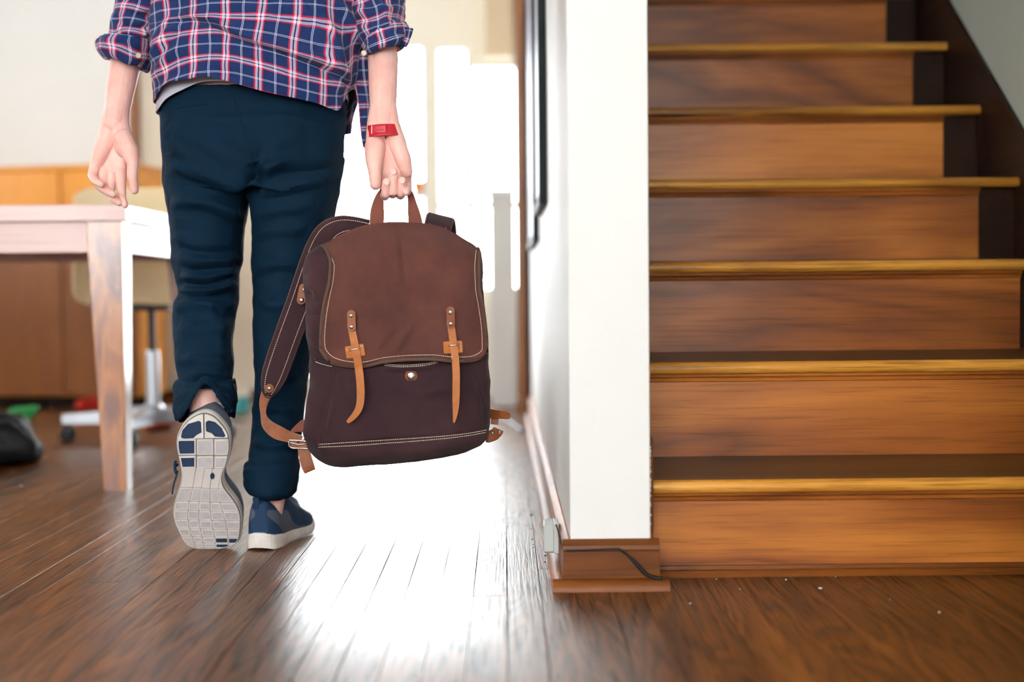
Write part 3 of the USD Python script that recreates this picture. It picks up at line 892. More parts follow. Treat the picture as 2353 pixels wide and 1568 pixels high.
# ---- plaid shirt: back panel and front as one hanging tube
from scipy.ndimage import gaussian_filter1d as gaussian_filter1
HEM = [(340, 232), (358, 238), (385, 222), (410, 210), (440, 207), (475, 204), (500, 201), (540, 208), (580, 219), (640, 235), (700, 246), (750, 256), (785, 266), (800, 240), (812, 212), (830, 208)]
G, UV = hem_loft(-352, [(-352, 532, 662, .060, 2.955), (-335, 500, 694, .072, 2.955), (-318, 425, 768, .085, 2.95), (-298, 388, 806, .10, 2.95), (-262, 372, 822, .115, 2.95), (-150, 372, 822, .13, 2.945), (0, 356, 838, .138, 2.94), (60, 354, 838, .142, 2.935), (120, 352, 832, .146, 2.935), (200, 357, 822, .146, 2.935), (265, 359, 815, .142, 2.935)], HEM, 260, 190, far_hem=300)
shp = G.shape
Vv = G.reshape(-1, 3)
SF = [
    ([(392, 46), (430, 40), (479, 50), (554, 88), (673, 126), (760, 165), (800, 200)], 12, .022, 'step'),
    ([(360, 150), (385, 100), (420, 60)], 10, .012, 'crease'), ([(352, 110), (372, 70), (400, 40)], 9, .009, 'ridge'), ([(365, 190), (385, 150), (425, 120)], 11, .008, 'crease'),
    ([(700, 60), (735, 110), (755, 170), (790, 225)], 12, .012, 'crease'), ([(740, 30), (765, 90), (780, 150), (806, 205)], 9, .012, 'ridge'), ([(760, 0), (800, 60), (815, 120)], 10, .010, 'crease'),
    ([(430, 180), (520, 150), (640, 190), (740, 235)], 16, .006, 'ridge'), ([(372, 225), (420, 190), (470, 185)], 9, .006, 'crease'), ([(560, 10), (640, 60), (700, 95)], 14, .007, 'ridge'),
    ([(440, -20), (520, 10), (600, 40)], 14, .007, 'ridge'), ([(690, 130), (740, 150), (790, 180)], 9, .008, 'crease'), ([(500, 100), (600, 130), (700, 180)], 13, .004, 'ridge'),
]
nn = np.cross(np.gradient(G, axis=1), np.gradient(G, axis=0)); nn /= np.linalg.norm(nn, axis=2, keepdims=True) + 1e-12
if (nn[:, shp[1] // 2, 1].mean()) > 0:
    nn = -nn
V = wrinkle(Vv, nn.reshape(-1, 3), SF)
V = V + nn.reshape(-1, 3) * ((fbm(V * [16, 16, 13], 3, 8) - .5) * .020)[:, None]
Gs = V.reshape(shp); Gs[:, -1] = Gs[:, 0]
# the weave is pulled along by the folds
UV[..., 0] += (fbm(G * 9, 2, 11) - .5) * .012
UV[..., 1] += (fbm(G * 8, 2, 12) - .5) * .016
xs = vpix(Vv)[:, 0].reshape(shp[:2])
below = np.zeros(shp[:2])
qv = vpix(Vv); dstep, _ = poly_dist(qv, SF[0][0])
below = ((dstep > 0).reshape(shp[:2])) & (G[..., 1] < 2.93)
UV[..., 1] += (.5 + .5 * np.tanh(dstep / 5.0)).reshape(shp[:2]) * (G[..., 1] < 2.93) * .024
_hx, _hy = np.array([h[0] for h in HEM], float), np.array([h[1] for h in HEM], float)
_dy = np.interp(xs, _hx, gaussian_filter1(_hy, 1.2)) - 204
UV[..., 1] -= _dy / 1127 * np.clip((qv[:, 1].reshape(shp[:2]) - 20) / 150, 0, 1)
sh = solid_sheet(Gs, .0022)
shirt = obj('shirt', sh, M['plaid'], person, smooth=True, uv=np.vstack([UV.reshape(-1, 2)] * 2))


def sleeve(rows, folds, seed, u0=0.0, nth=120, nr=110, wob=.016, freq=26, label=None, name='sleeve', parent=None, thick=.002):
    G, t, th = loft(rows, nth, nr)
    UVs = np.zeros(G.shape[:2] + (2,))
    w = np.linalg.norm(np.diff(G[nr // 2], axis=0), axis=1)
    UVs[..., 0] = u0 + np.r_[0, np.cumsum(w)][None]
    UVs[..., 1] = u0 + t[:, None]
    n = np.cross(np.gradient(G, axis=1), np.gradient(G, axis=0)); n /= np.linalg.norm(n, axis=2, keepdims=True) + 1e-12
    if n[:, nth // 2, 1].mean() > 0:
        n = -n
    V = wrinkle(G.reshape(-1, 3), n.reshape(-1, 3), folds)
    V = V + n.reshape(-1, 3) * ((fbm(V * freq, 3, seed) - .5) * wob)[:, None]
    G2 = V.reshape(G.shape); G2[:, -1] = G2[:, 0]
    UVs += (fbm(G * 20, 2, seed + 3) - .5)[..., None] * .014
    return obj(name, solid_sheet(G2, thick), M['plaid'], parent or shirt, smooth=True, uv=np.vstack([UVs.reshape(-1, 2)] * 2))


sleeve([(345, -296, 425, -300, 2.955, .045, 2.2), (312, -268, 440, -262, 2.955, .070, 2.2), (286, -205, 425, -180, 2.958, .074, 2.2), (274, -130, 412, -110, 2.96, .074, 2.2), (268, -60, 400, -50, 2.96, .074, 2.1), (268, 0, 386, 8, 2.96, .070, 2.1), (262, 40, 368, 50, 2.96, .064, 2.1), (256, 75, 356, 85, 2.96, .060, 2.1), (246, 105, 348, 125, 2.955, .056, 2.1)],
       [([(270, 30), (310, 60), (350, 52)], 9, .010, 'crease'), ([(262, 60), (300, 85), (350, 75)], 8, .009, 'crease'), ([(280, 5), (320, 20), (370, 10)], 9, .009, 'ridge'), ([(300, 90), (330, 70), (350, 40)], 8, .008, 'ridge')], 21, .013)
sleeve([(236, 88, 352, 96, 2.955, .064, 2.1), (227, 100, 350, 118, 2.952, .067, 2.1), (229, 118, 345, 145, 2.95, .065, 2.1), (243, 134, 336, 163, 2.95, .057, 2.1), (256, 132, 330, 152, 2.95, .048, 2.1)],
       [([(250, 110), (290, 135), (340, 140)], 7, .006, 'ridge')], 22, .031, nr=40, wob=.014, freq=34, name='sleeve_cuff')
sleeve([(770, -300, 848, -296, 2.955, .045, 2.2), (758, -262, 886, -268, 2.955, .070, 2.2), (770, -180, 908, -205, 2.955, .074, 2.2), (780, -100, 922, -125, 2.945, .074, 2.1), (786, -40, 934, -50, 2.94, .074, 2.1), (796, 20, 930, 0, 2.925, .068, 2.1), (812, 60, 926, 38, 2.905, .062, 2.1), (828, 98, 922, 72, 2.885, .056, 2.1), (838, 118, 920, 92, 2.875, .050, 2.1)],
       [([(800, 20), (850, 40), (925, 20)], 9, .009, 'crease'), ([(815, 60), (860, 75), (925, 55)], 8, .008, 'crease'), ([(850, -10), (880, 30), (890, 80)], 10, .008, 'ridge')], 23, .021)
sleeve([(832, 82, 931, 52, 2.885, .060, 2.1), (833, 100, 938, 66, 2.88, .063, 2.1), (838, 120, 936, 88, 2.872, .060, 2.1), (845, 130, 924, 106, 2.868, .051, 2.1), (852, 122, 916, 100, 2.87, .044, 2.1)],
       [([(845, 105), (890, 95), (930, 78)], 7, .005, 'ridge')], 24, .045, nr=40, wob=.012, freq=34, name='sleeve_cuff')


def tab_flap(pts, Y, thick, seed):
    """A small loose corner of the cuff sticking out."""
    L = catmull([p[:2] for p in pts], 14); R = catmull([p[2:] for p in pts], 14)
    P = np.zeros((14, 10, 3))
    for i in range(14):
        for j in range(10):
            t = j / 9
            x, y = L[i] * (1 - t) + R[i] * t
            P[i, j] = at(x, y, Y + .006 * math.sin(3 * t + i * .3))
    uv = np.stack(np.meshgrid(np.linspace(0, .03, 10), np.linspace(0, .05, 14)), -1) + seed * .013
    return obj('cuff_corner', solid_sheet(P, thick), M['plaid'], shirt, smooth=True, uv=np.vstack([uv.reshape(-1, 2)] * 2))


tab_flap([(224, 98, 250, 94), (227, 106, 247, 104), (234, 122, 248, 122), (240, 135, 252, 136)], 2.935, .003, 1)
tab_flap([(925, 62, 949, 66), (926, 75, 947, 73), (920, 90, 942, 90), (918, 102, 932, 108)], 2.845, .003, 2)
obj('button', lathe([(0, 0), (.0052, 0), (.0055, .001), (.0045, .002), (.0035, .0016), (0, .0016)], 20, at(836, 122, 2.803), (0, -1, 0)), M['button'], shirt)
obj('button', lathe([(0, 0), (.0052, 0), (.0055, .001), (.0045, .002), (.0035, .0016), (0, .0016)], 20, at(318, 128, 2.876), (0.3, -1, 0)), M['button'], shirt)
# the open front edge hanging down on the right
Lc = spline([(806, 120), (812, 180), (820, 222), (825, 262), (829, 300), (836, 338)], 60); Rc = spline([(850, 120), (850, 180), (854, 222), (855, 252), (850, 292), (841, 342)], 60)
P = np.zeros((60, 24, 3)); uv = np.zeros((60, 24, 2))
for i in range(60):
    for j in range(24):
        t = j / 23
        x, y = Lc[i] * (1 - t) + Rc[i] * t
        P[i, j] = at(x, y, 2.895 + .008 * math.sin(t * 6 + i * .05) + .012 * t)
        uv[i, j] = (.021 + t * .042, i / 59 * .2)
obj('front_panel', solid_sheet(P, .0022), M['plaid'], shirt, smooth=True, uv=np.vstack([uv.reshape(-1, 2)] * 2))

# ---- wrist watch strap
watch = thing('watch', parent=person)
G, t, th = loft([(845, 291, 913, 287, 2.762, .0225, 2.3), (846, 300, 915, 297, 2.758, .0232, 2.3), (847, 317, 919, 312, 2.752, .0238, 2.3)], 72, 10)
obj('strap', solid_sheet(G, .0018), M['red_strap'], watch, smooth=True, label='red leather strap')
obj('watch_case', lathe([(0, 0), (.015, 0), (.017, .002), (.017, .006), (.015, .008), (0, .008)], 32, at(882, 303, 2.788), (0, 1, 0)), M['steel'], watch, label='steel watch case')
Pp = np.zeros((8, 16, 3))
for i in range(8):
    for j in range(16):
        x = 846 + (888 - 846) * j / 15; y = 289 + (-3) * j / 15 + 26 * i / 7
        u_ = np.clip((x - 881) / 35.5, -1, 1)
        Pp[i, j] = at(x, y, 2.757 - .0250 * max(0, 1 - abs(u_) ** 2.3) ** (1 / 2.3) - .0012)
sp = solid_sheet(Pp, .0018)
obj('strap_end', sp, M['red_strap'], watch, smooth=True, label='overlapping red strap end with holes')
for k in range(3):
    c = Pp[3, 7 + k * 2 + 1]
    obj('strap_hole', lathe([(0, 0), (.0009, 0), (.0009, .0006), (0, .0006)], 10, c + [0, -.0010, 0], (0, -1, 0)), M['dark_gap'], watch)
c = [Pp[i, 3] + np.array([0, -.0014, 0]) for i in range(8)]
obj('buckle', tube(c, .0009, 8), M['steel'], watch, smooth=True)
# ------------------------------------------------------------------ shoes
def ccrop(pts):
    return [(350 + x / 3.485, 850 + y / 3.485) for x, y in pts]


SOLE_PX = ccrop([(400, 350), (330, 375), (250, 440), (205, 520), (190, 580), (205, 700), (225, 800), (230, 870), (210, 960), (180, 1050), (163, 1150), (180, 1240), (220, 1330), (260, 1400), (330, 1440), (420, 1453), (520, 1450), (600, 1430), (680, 1390), (705, 1310), (712, 1210), (690, 1110), (640, 1030), (580, 950), (560, 870), (585, 790), (610, 700), (620, 600), (600, 500), (560, 440), (500, 380), (440, 352)])
YH_, YT_ = 2.775, 2.860


def sole_y(py):
    t = (np.asarray(py, float) - 950) / (1266 - 950)
    return YH_ + (YT_ - YH_) * t + .012 * np.clip((t - .6) / .4, 0, 1) ** 2 - .004 * np.sin(np.clip(t, 0, 1) * math.pi)


SN = np.array([0, -.956, -.293])


def sole_pt(x, y, h):
    return at(x, y, float(sole_y(y))) + SN * h


def closed_spline(pts, n=140):
    p = np.vstack([pts, pts[:1]])
    d = np.r_[0, np.cumsum(np.linalg.norm(np.diff(p, axis=0), axis=1) ** .7)]
    return CubicSpline(d, p, bc_type='periodic')(np.linspace(0, d[-1], n, endpoint=False))


def sole_slab(poly, h0, h1):
    """A polygon of picture points on the raised sole, from height h0 to h1 above it (h grows towards us)."""
    ms = []
    for g in getattr(poly, 'geoms', [poly]):
        if g.is_empty or g.area < 2:
            continue
        m = trimesh.creation.extrude_polygon(sg.polygon.orient(g), 1.0, engine='earcut')
        v = np.array(m.vertices)
        m.vertices = np.array([sole_pt(x, y, h0 + (h1 - h0) * t) for x, y, t in v])
        if m.volume < 0:
            m.invert()
        ms.append(m)
    return ms


outline = sg.Polygon(closed_spline(SOLE_PX, 160))
ls = thing('shoe', parent=person)
# upper: a shell standing on the sole
O = np.array(closed_spline(SOLE_PX, 160))
cen = O.mean(0)
rings = []
for h, s_, k in [(-.006, 1.0, 0), (-.012, 1.012, 0), (-.020, 1.012, 0), (-.027, .99, 0), (-.040, .975, 7), (-.052, .95, 15), (-.062, .89, 18), (-.070, .78, 12), (-.074, .5, 0)]:
    q = (O - cen) * s_ + cen
    q[:, 1] -= k * np.clip((1040 - O[:, 1]) / 70, 0, 1)
    rings.append(np.array([sole_pt(x, y, h) for x, y in q]))
Gm = np.array(rings[:4]); mid = closed(np.concatenate([Gm, Gm[:, :1]], 1))
Gu = np.array(rings[3:]); up = closed(np.concatenate([Gu, Gu[:, :1]], 1))
obj('upper', up, M['shoe_grey'], ls, smooth=50, label='dark grey mesh upper of the raised shoe')
obj('midsole', mid, M['sole_white'], ls, smooth=40)
M['sole_gap'] = plain('sole_gap', lin(110, 106, 105), .8, .2)
obj('outsole', sole_slab(outline.buffer(-1.2), -.010, -.0035), M['sole_gap'], ls, smooth=False)
collar = tube(np.array([sole_pt(x, y, -.052 - .010 * math.sin(math.pi * i / 29)) for i, (x, y) in enumerate(catmull(ccrop([(262, 470), (300, 400), (350, 352), (420, 335), (490, 350), (545, 395), (585, 470)]), 30))]) + np.array([0, 0, .012]), .006, 10)
obj('collar', collar, M['shoe_navy'], ls, smooth=True)
for a in ([(300, 330), (330, 300)], [(480, 305), (530, 345)]):
    (x0, y0), (x1, y1) = ccrop(a)
    obj('heel_stripe', tube(np.array([sole_pt(x0, y0 + 14, -.058), sole_pt(x1, y1 + 14, -.062)]), .004, 8), M['sole_grey'], ls, smooth=True)

cols = [ccrop(c) for c in ([(350, 790), (320, 950), (290, 1080), (283, 1180), (300, 1290), (340, 1400), (360, 1470)], [(420, 790), (395, 930), (375, 1060), (372, 1200), (392, 1310), (412, 1400), (425, 1470)],
                          [(480, 790), (462, 930), (460, 1010), (465, 1130), (480, 1240), (500, 1340), (512, 1470)], [(560, 790), (530, 930), (525, 1010), (548, 1090), (572, 1170), (595, 1250), (606, 1340), (615, 1470)])]
rows_ = [790, 950, 1060, 1130, 1206, 1276, 1340, 1388, 1426, 1475]
inset = outline.buffer(-2.2)
cells = []


def strip(left, right):
    a = [(350 + 0 / 3.485, 1060), (350, 1290)] if left is None else left
    if left is None:
        a = [(330, 1040), (330, 1300)]
    b = [(620, 1040), (620, 1300)] if right is None else right
    return sg.Polygon(list(a) + list(b)[::-1])


edges = [None] + cols + [None]
for j in range(5):
    s_ = strip(edges[j], edges[j + 1])
    for i in range(len(rows_) - 1):
        y0, y1 = 850 + rows_[i] / 3.485, 850 + rows_[i + 1] / 3.485
        if i < 2 and j in (0, 4) and i == 0:
            pass
        c = inset.intersection(s_).intersection(sg.Polygon([(300, y0 + (j - 2) * .8), (700, y0 + (j - 2) * .8 + .4), (700, y1 + (j - 2) * .8), (300, y1 + (j - 2) * .8)])).buffer(-.4)
        if not c.is_empty and c.area > 12:
            cells.append((i, j, c))
hc = [sg.Polygon(ccrop(p)) for p in ([(150, 300), (406, 300), (412, 552), (150, 560)], [(414, 300), (700, 300), (700, 545), (418, 550)])]
heel_cells = [inset.intersection(p).buffer(-.5) for p in hc]
for i, (a, b) in enumerate(((558, 688), (694, 794))):
    for j, (l, r) in enumerate(((100, 350), (354, 490), (494, 720))):
        cells.append((-2 + i, j, inset.intersection(sg.Polygon(ccrop([(l, a), (r, a - 4), (r, b - 4), (l, b)]))).buffer(-.4)))
for hp, pad in zip(heel_cells, ([(235, 540), (245, 490), (290, 440), (370, 416), (384, 424), (388, 500), (350, 520), (325, 545), (250, 548)], [(434, 424), (450, 413), (500, 425), (550, 470), (580, 530), (570, 537), (505, 532), (480, 505), (436, 490)])):
    p = sg.Polygon(ccrop(pad)).buffer(1.2).buffer(0)
    bk = obj('tread_block', sole_slab(hp.difference(p.buffer(.6)), -.0045, .0), M['sole_white'], ls, smooth=False)
    obj('tread_pad', sole_slab(p, -.004, -.0006), M['sole_navy'], ls, smooth=False, label='navy rubber heel pad')
for i, j, c in cells:
    flat = i in (0, 1)
    navy = (i in (-2, -1) and j == 0) or (i in (6, 7) and j >= 3)
    p = c.buffer(-3.4 if i < 0 else -1.6 if navy else -2.6 if not flat else -3.0)
    p = p.buffer(-.8).buffer(.8) if not p.is_empty else p
    if getattr(p, 'geoms', None):
        p = max(p.geoms, key=lambda g: g.area) if len(p.geoms) else p
    if flat or p.is_empty or p.area < 8:
        obj('tread_block', sole_slab(c, -.0045, -.0006 - .0006 * (j % 2)), M['sole_block'], ls, smooth=False)
        if flat and i == 1 and not p.is_empty:
            obj('tread_pad', sole_slab(p, -.004, .0002), M['sole_grey'], ls, smooth=False)
        continue
    ring = p.buffer(1.1).difference(p)
    bk = obj('tread_block', sole_slab(c, -.0045, -.0004), M['sole_block'], ls, smooth=False)
    obj('tread_rim', sole_slab(ring, -.004, .0009), M['sole_white'], ls, smooth=False)
    obj('tread_pad', sole_slab(p, -.004, .0002), M['sole_navy'] if navy else M['sole_grey'], ls, smooth=False)
ov = sg.Point(488, 1094.5).buffer(1).buffer(0)
ov = sg.Polygon([(488 + 5.0 * math.cos(a), 1094.5 + 7.0 * math.sin(a)) for a in np.linspace(0, 2 * math.pi, 20)])
obj('tread_pad', sole_slab(ov, -.003, .0006), M['sole_navy'], ls, smooth=False)
obj('lace', [tube(np.array([at(x, y, Y) for x, y, Y in catmull([(404, 1060, 2.86), (401, 1078, 2.85), (405, 1088, 2.845), (402, 1075, 2.852), (409, 1068, 2.862)], 24)]), .0028, 7),
             tube(np.array([at(x, y, Y) for x, y, Y in catmull([(408, 1082, 2.852), (404, 1098, 2.846), (399, 1115, 2.846), (396, 1136, 2.85)], 24)]), .0017, 7)], M['lace'], ls, smooth=True)

# ---- the shoe on the floor
rs = thing('shoe', parent=person)
YAW = math.radians(9)
AX, LX = np.array([math.sin(YAW), math.cos(YAW), 0]), np.array([math.cos(YAW), -math.sin(YAW), 0])
hb = at(595, 1270, 2.842); hb[2] = 0
LEN = .288


def rp(s, l, z):
    return hb + AX * (s * LEN) + LX * l + np.array([0, 0, z])


hw = PchipInterpolator([0, .008, .03, .07, .15, .35, .55, .72, .86, .95, .985, 1.0], [.004, .0125, .0225, .0295, .0345, .034, .040, .047, .041, .026, .014, .004])
bend = PchipInterpolator([0, .06, .3, .7, 1.0], [.006, .001, 0, 0.001, .016])
soleh = PchipInterpolator([0, .1, .4, .7, 1.0], [.031, .029, .025, .019, .017])
topo = PchipInterpolator([0, .05, .11, .2, .34, .45, .55, .68, .82, .93, 1.0], [.086, .102, .094, .081, .082, .094, .084, .066, .050, .040, .02])
nS, nT = 130, 60
ss_ = 1 - (1 - np.linspace(0, 1, nS)) ** 1.0
G = np.zeros((nS, nT + 1, 3))
for i, s in enumerate(ss_):
    s_in = .012 + s * .976
    w = float(hw(s_in)) * .96
    zb, zt = float(bend(s_in)) + .012, float(topo(s_in))
    th = np.linspace(0, 2 * math.pi, nT + 1)
    for j, a in enumerate(th):
        c, d_ = math.cos(a), math.sin(a)
        e = float(np.interp(s_in, [.40, .58], [.42, .75]))
        z = zb + (zt - zb) * (abs(d_) ** e if d_ > 0 else -.02)
        lat = w * np.sign(c) * abs(c) ** (e * .93) * (1 - .25 * max(0, (z - .045) / .06))
        G[i, j] = rp(s_in, lat, z)
up = closed(G)
hole = m3.Manifold.batch_hull([ball(rp(.155, 0, .093), .0205), ball(rp(.33, 0, .092), .0215), ball(rp(.15, 0, .15), .026), ball(rp(.37, 0, .15), .028)])
U = man(to_man(up) - hole)
obj('upper', U, M['shoe_navy'], rs, smooth=40, label='navy mesh upper of the shoe on the floor')
# overlay panels of another cloth, cut from the upper's own surface
def overlay(tri, polys, off, mat, name, parent, label=None):
    t = man(to_man(tri).refine_to_length(.0022))
    n = np.array(t.face_normals); c = t.triangles_center; q = vpix(c)
    import shapely
    keep = np.zeros(len(c), bool)
    for p in polys:
        keep |= shapely.contains_xy(sg.Polygon(p), q[:, 0], q[:, 1])
    keep &= n[:, 1] < .15
    if not keep.any():
        return
    sub = t.submesh([np.where(keep)[0]], append=True, repair=False)
    vn = np.array(sub.vertex_normals)
    a = trimesh.Trimesh(sub.vertices + vn * off, sub.faces, process=False)
    obj(name, a, mat, parent, smooth=True, label=label)


overlay(U, [closed_spline(ccrop([(918, 1150), (930, 1125), (1000, 1128), (1080, 1130), (1110, 1190), (1170, 1250), (1225, 1250), (1235, 1290), (1140, 1330), (1040, 1360), (1035, 1300), (1000, 1240), (940, 1190)]), 80)], .0008, M['shoe_grey'], 'side_overlay', rs)
overlay(U, [closed_spline(ccrop([(752, 1120), (800, 1112), (823, 1145), (815, 1180), (780, 1220), (745, 1260), (742, 1180)]), 60)], .0008, M['shoe_grey'], 'heel_overlay', rs)
nP, nZ = 260, 12
prof = [(1.0, 0), (1.04, .12), (1.06, .35), (1.03, .65), (1.0, .9), (.95, 1.0)]
pz = PchipInterpolator([p[1] for p in prof], [p[0] for p in prof])
tt = np.linspace(0, 2 * math.pi, nP + 1)
G = np.zeros((nZ, nP + 1, 3))
for j, a in enumerate(tt):
    s = .5 - .5 * math.cos(a)
    s = min(max(s, .002), .998)
    side = 1 if a < math.pi else -1
    rib = 1 + .010 * math.sin(a * 62)
    notch = 1 - .16 * math.exp(-((a - 2 * math.pi + .62) / .012) ** 2) - .10 * sum(math.exp(-((a - k) / .012) ** 2) for k in (.95, 1.35, 1.75, 2.15, 2.5))
    for i in range(nZ):
        v = i / (nZ - 1)
        w = float(hw(s)) * float(pz(v)) * rib * (notch if .05 < v < .75 else 1)
        z = float(bend(s)) + v * float(soleh(s))
        s2 = s + (.012 * (float(pz(v)) - 1) * 4) * (1 if s > .5 else -1) * (1 - min(1, float(hw(s)) / .03))
        G[i, j] = rp(s2, side * w, z)
obj('sole', closed(G), M['sole_white'], rs, smooth=40, label='white foam sole with ribbed edge')
M['shoe_lace'] = plain('shoe_lace', lin(128, 158, 172), .7, .25)
for k, s in enumerate((.50, .57, .64, .71)):
    pts = [rp(s + .01 * t, .034 * t * (1 - .1 * k), float(topo(s)) * (1 - .16 * abs(t) ** 2) + .0035) for t in np.linspace(-1, 1, 14)]
    obj('lace', tube(np.array(pts), .0028, 7), M['shoe_lace'], rs, smooth=True)
obj('tongue', tube(np.array([rp(.43, 0, .093), rp(.46, 0, .101), rp(.50, 0, .096), rp(.60, 0, .082)]), [.012, .015, .014, .012], 12), M['shoe_navy'], rs, smooth=True)
obj('heel_tab', tube(np.array([rp(.03, -.004, .085), rp(.015, -.006, .106), rp(.04, -.006, .112), rp(.07, -.004, .100)]), .007, 10), M['shoe_navy'], rs, smooth=True)

# ------------------------------------------------------------------ the backpack
def b2(pts):
    return [(580 + x / 2.306, 420 + y / 2.306) for x, y in pts]


def canvas(name, c1, c2, c3):
    n = {'tc': ('texture_coordinate', {}), 'n1': ('noise_texture', {'scale': 9.0, 'detail': 5.0, 'roughness': .6}), 'r': ('rgb_ramp', {'ramp': [(.3, c1), (.55, c2), (.75, c3)]}),
         'w1': ('wave_texture', {'scale': 320.0, 'bands_direction': 'x'}), 'w2': ('wave_texture', {'scale': 320.0, 'bands_direction': 'z'}), 'mm': ('math', {'math_type': 'add'}),
         'b': ('bump', {'strength': .22, 'distance': .0006}), 'n2': ('noise_texture', {'scale': 700.0, 'detail': 2.0}), 'm2': ('math', {'math_type': 'add'}),
         'p': ('principled_bsdf', {'roughness': .88, 'specular_ior_level': .18, 'sheen_weight': .06})}
    l = [('tc.object', 'n1.vector'), ('tc.object', 'w1.vector'), ('tc.object', 'w2.vector'), ('tc.object', 'n2.vector'), ('n1.fac', 'r.fac'), ('r.color', 'p.base_color'), ('w1.fac', 'mm.value1'), ('w2.fac', 'mm.value2'), ('mm.value', 'm2.value1'), ('n2.fac', 'm2.value2'), ('m2.value', 'b.height'), ('b.normal', 'p.normal')]
    return usdkit.material(stage, '/World/Looks/' + name, n, l, surface='p.BSDF')


M['canvas'] = canvas('plum_canvas', lin(50, 31, 36), lin(60, 37, 41), lin(72, 45, 46))
M['canvas_faded'] = canvas('faded_canvas', lin(78, 47, 44), lin(94, 56, 49), lin(108, 66, 53))
M['piping'] = plain('taupe_piping', lin(88, 66, 55), .75, .2, bump=(600, .15, .0006))
M['webbing'] = plain('brown_webbing', lin(124, 74, 62), .85, .15, bump=(800, .3, .0008))
M['thread'] = plain('cream_thread', lin(232, 214, 190), .7, .2)
M['tan'] = plain('tan_leather', lin(178, 104, 38), .5, .3, bump=(180, .12, .0008), var=(35, lin(158, 86, 28)))
M['tan_dark'] = plain('worn_leather', lin(116, 58, 24), .5, .3, bump=(120, .2, .001), var=(40, lin(142, 80, 42)))
YBAG = 2.735
bag = thing('backpack', 'plum brown canvas backpack with tan leather straps, held by its top handle', 'backpack', at(915, 1065, YBAG))
BR = [(862, 513, 958, 513, YBAG + .01, .020, 2.2), (806, 530, 1026, 527, YBAG + .008, .040, 2.4), (756, 557, 1066, 548, YBAG + .004, .055, 2.8), (724, 573, 1092, 566, YBAG, .063, 3.2), (705, 590, 1103, 580, YBAG, .068, 3.6),
      (699, 628, 1106, 628, YBAG, .070, 4), (703, 690, 1111, 682, YBAG, .070, 4), (710, 752, 1116, 748, YBAG, .070, 4), (712, 815, 1122, 810, YBAG, .072, 4), (713, 888, 1126, 872, YBAG, .076, 4), (706, 940, 1127, 922, YBAG, .079, 3.8),
      (703, 985, 1127, 972, YBAG, .080, 3.8), (709, 1020, 1121, 1006, YBAG, .078, 3.6), (720, 1044, 1108, 1021, YBAG, .070, 3.2), (740, 1059, 1082, 1034, YBAG, .058, 3), (778, 1069, 1032, 1050, YBAG, .038, 2.6), (850, 1069, 965, 1061, YBAG, .015, 2.2)]
BG, _, _ = loft(BR, 200, 200)
bn = np.cross(np.gradient(BG, axis=1), np.gradient(BG, axis=0)); bn /= np.linalg.norm(bn, axis=2, keepdims=True) + 1e-12
if bn[100, 100, 1] > 0:
    bn = -bn
BF = [(b2([(440, 985), (420, 1120), (385, 1250), (355, 1400)]), 7, -.004, 'ridge'), (b2([(455, 985), (435, 1120), (400, 1250), (372, 1390)]), 8, .003, 'ridge'),
      (b2([(1165, 960), (1200, 1060), (1235, 1200), (1240, 1330)]), 7, -.004, 'ridge'), (b2([(850, 1110), (950, 1110), (1060, 1070)]), 16, .004, 'ridge'), (b2([(560, 1100), (640, 1180), (700, 1300)]), 22, .003, 'ridge'),
      (b2([(290, 480), (330, 560), (350, 700)]), 12, .006, 'ridge'), (b2([(300, 560), (320, 600), (370, 640)]), 9, -.005, 'ridge'), (b2([(320, 700), (330, 800), (350, 880)]), 9, .004, 'ridge'),
      (b2([(350, 1395), (700, 1370), (1000, 1345), (1250, 1310)]), 5, -.0022, 'ridge'), (b2([(400, 1440), (800, 1430), (1100, 1390)]), 14, .004, 'ridge'), (b2([(700, 965), (800, 985), (980, 955)]), 6, .005, 'ridge')]
BF = [(l, w * 1.2, a * 1.8, k) for l, w, a, k in BF]
V = wrinkle(BG.reshape(-1, 3), bn.reshape(-1, 3), BF)
V = V + bn.reshape(-1, 3) * ((fbm(V * 16, 3, 31) - .5) * .012)[:, None]
BG2 = V.reshape(BG.shape); BG2[:, -1] = BG2[:, 0]
obj('body', closed(BG2), M['canvas'], bag, smooth=True)
near = BG2[:, 40:161].reshape(-1, 3)
_q = vpix(near)
_fy = LinearNDInterpolator(_q, near[:, 1])
from scipy.spatial import cKDTree
_tree = cKDTree(_q)


def front_y(x, y, fallback=YBAG):
    r = _fy(np.atleast_1d(x), np.atleast_1d(y))
    if np.isnan(r).any():
        _, k = _tree.query(np.stack([np.atleast_1d(x), np.atleast_1d(y)], 1))
        r = np.where(np.isnan(r), near[k, 1], r)
    return r


def coons(top, left, right, bottom, nu, nv):
    """Picture-space patch between four edges."""
    T, B = catmull(top, nu), catmull(bottom, nu)
    L, R = catmull(left, nv), catmull(right, nv)
    u = np.linspace(0, 1, nu)[None, :, None]; v = np.linspace(0, 1, nv)[:, None, None]
    return (1 - v) * T[None] + v * B[None] + (1 - u) * L[:, None] + u * R[:, None] - ((1 - u) * (1 - v) * T[0] + u * (1 - v) * T[-1] + (1 - u) * v * B[0] + u * v * B[-1])


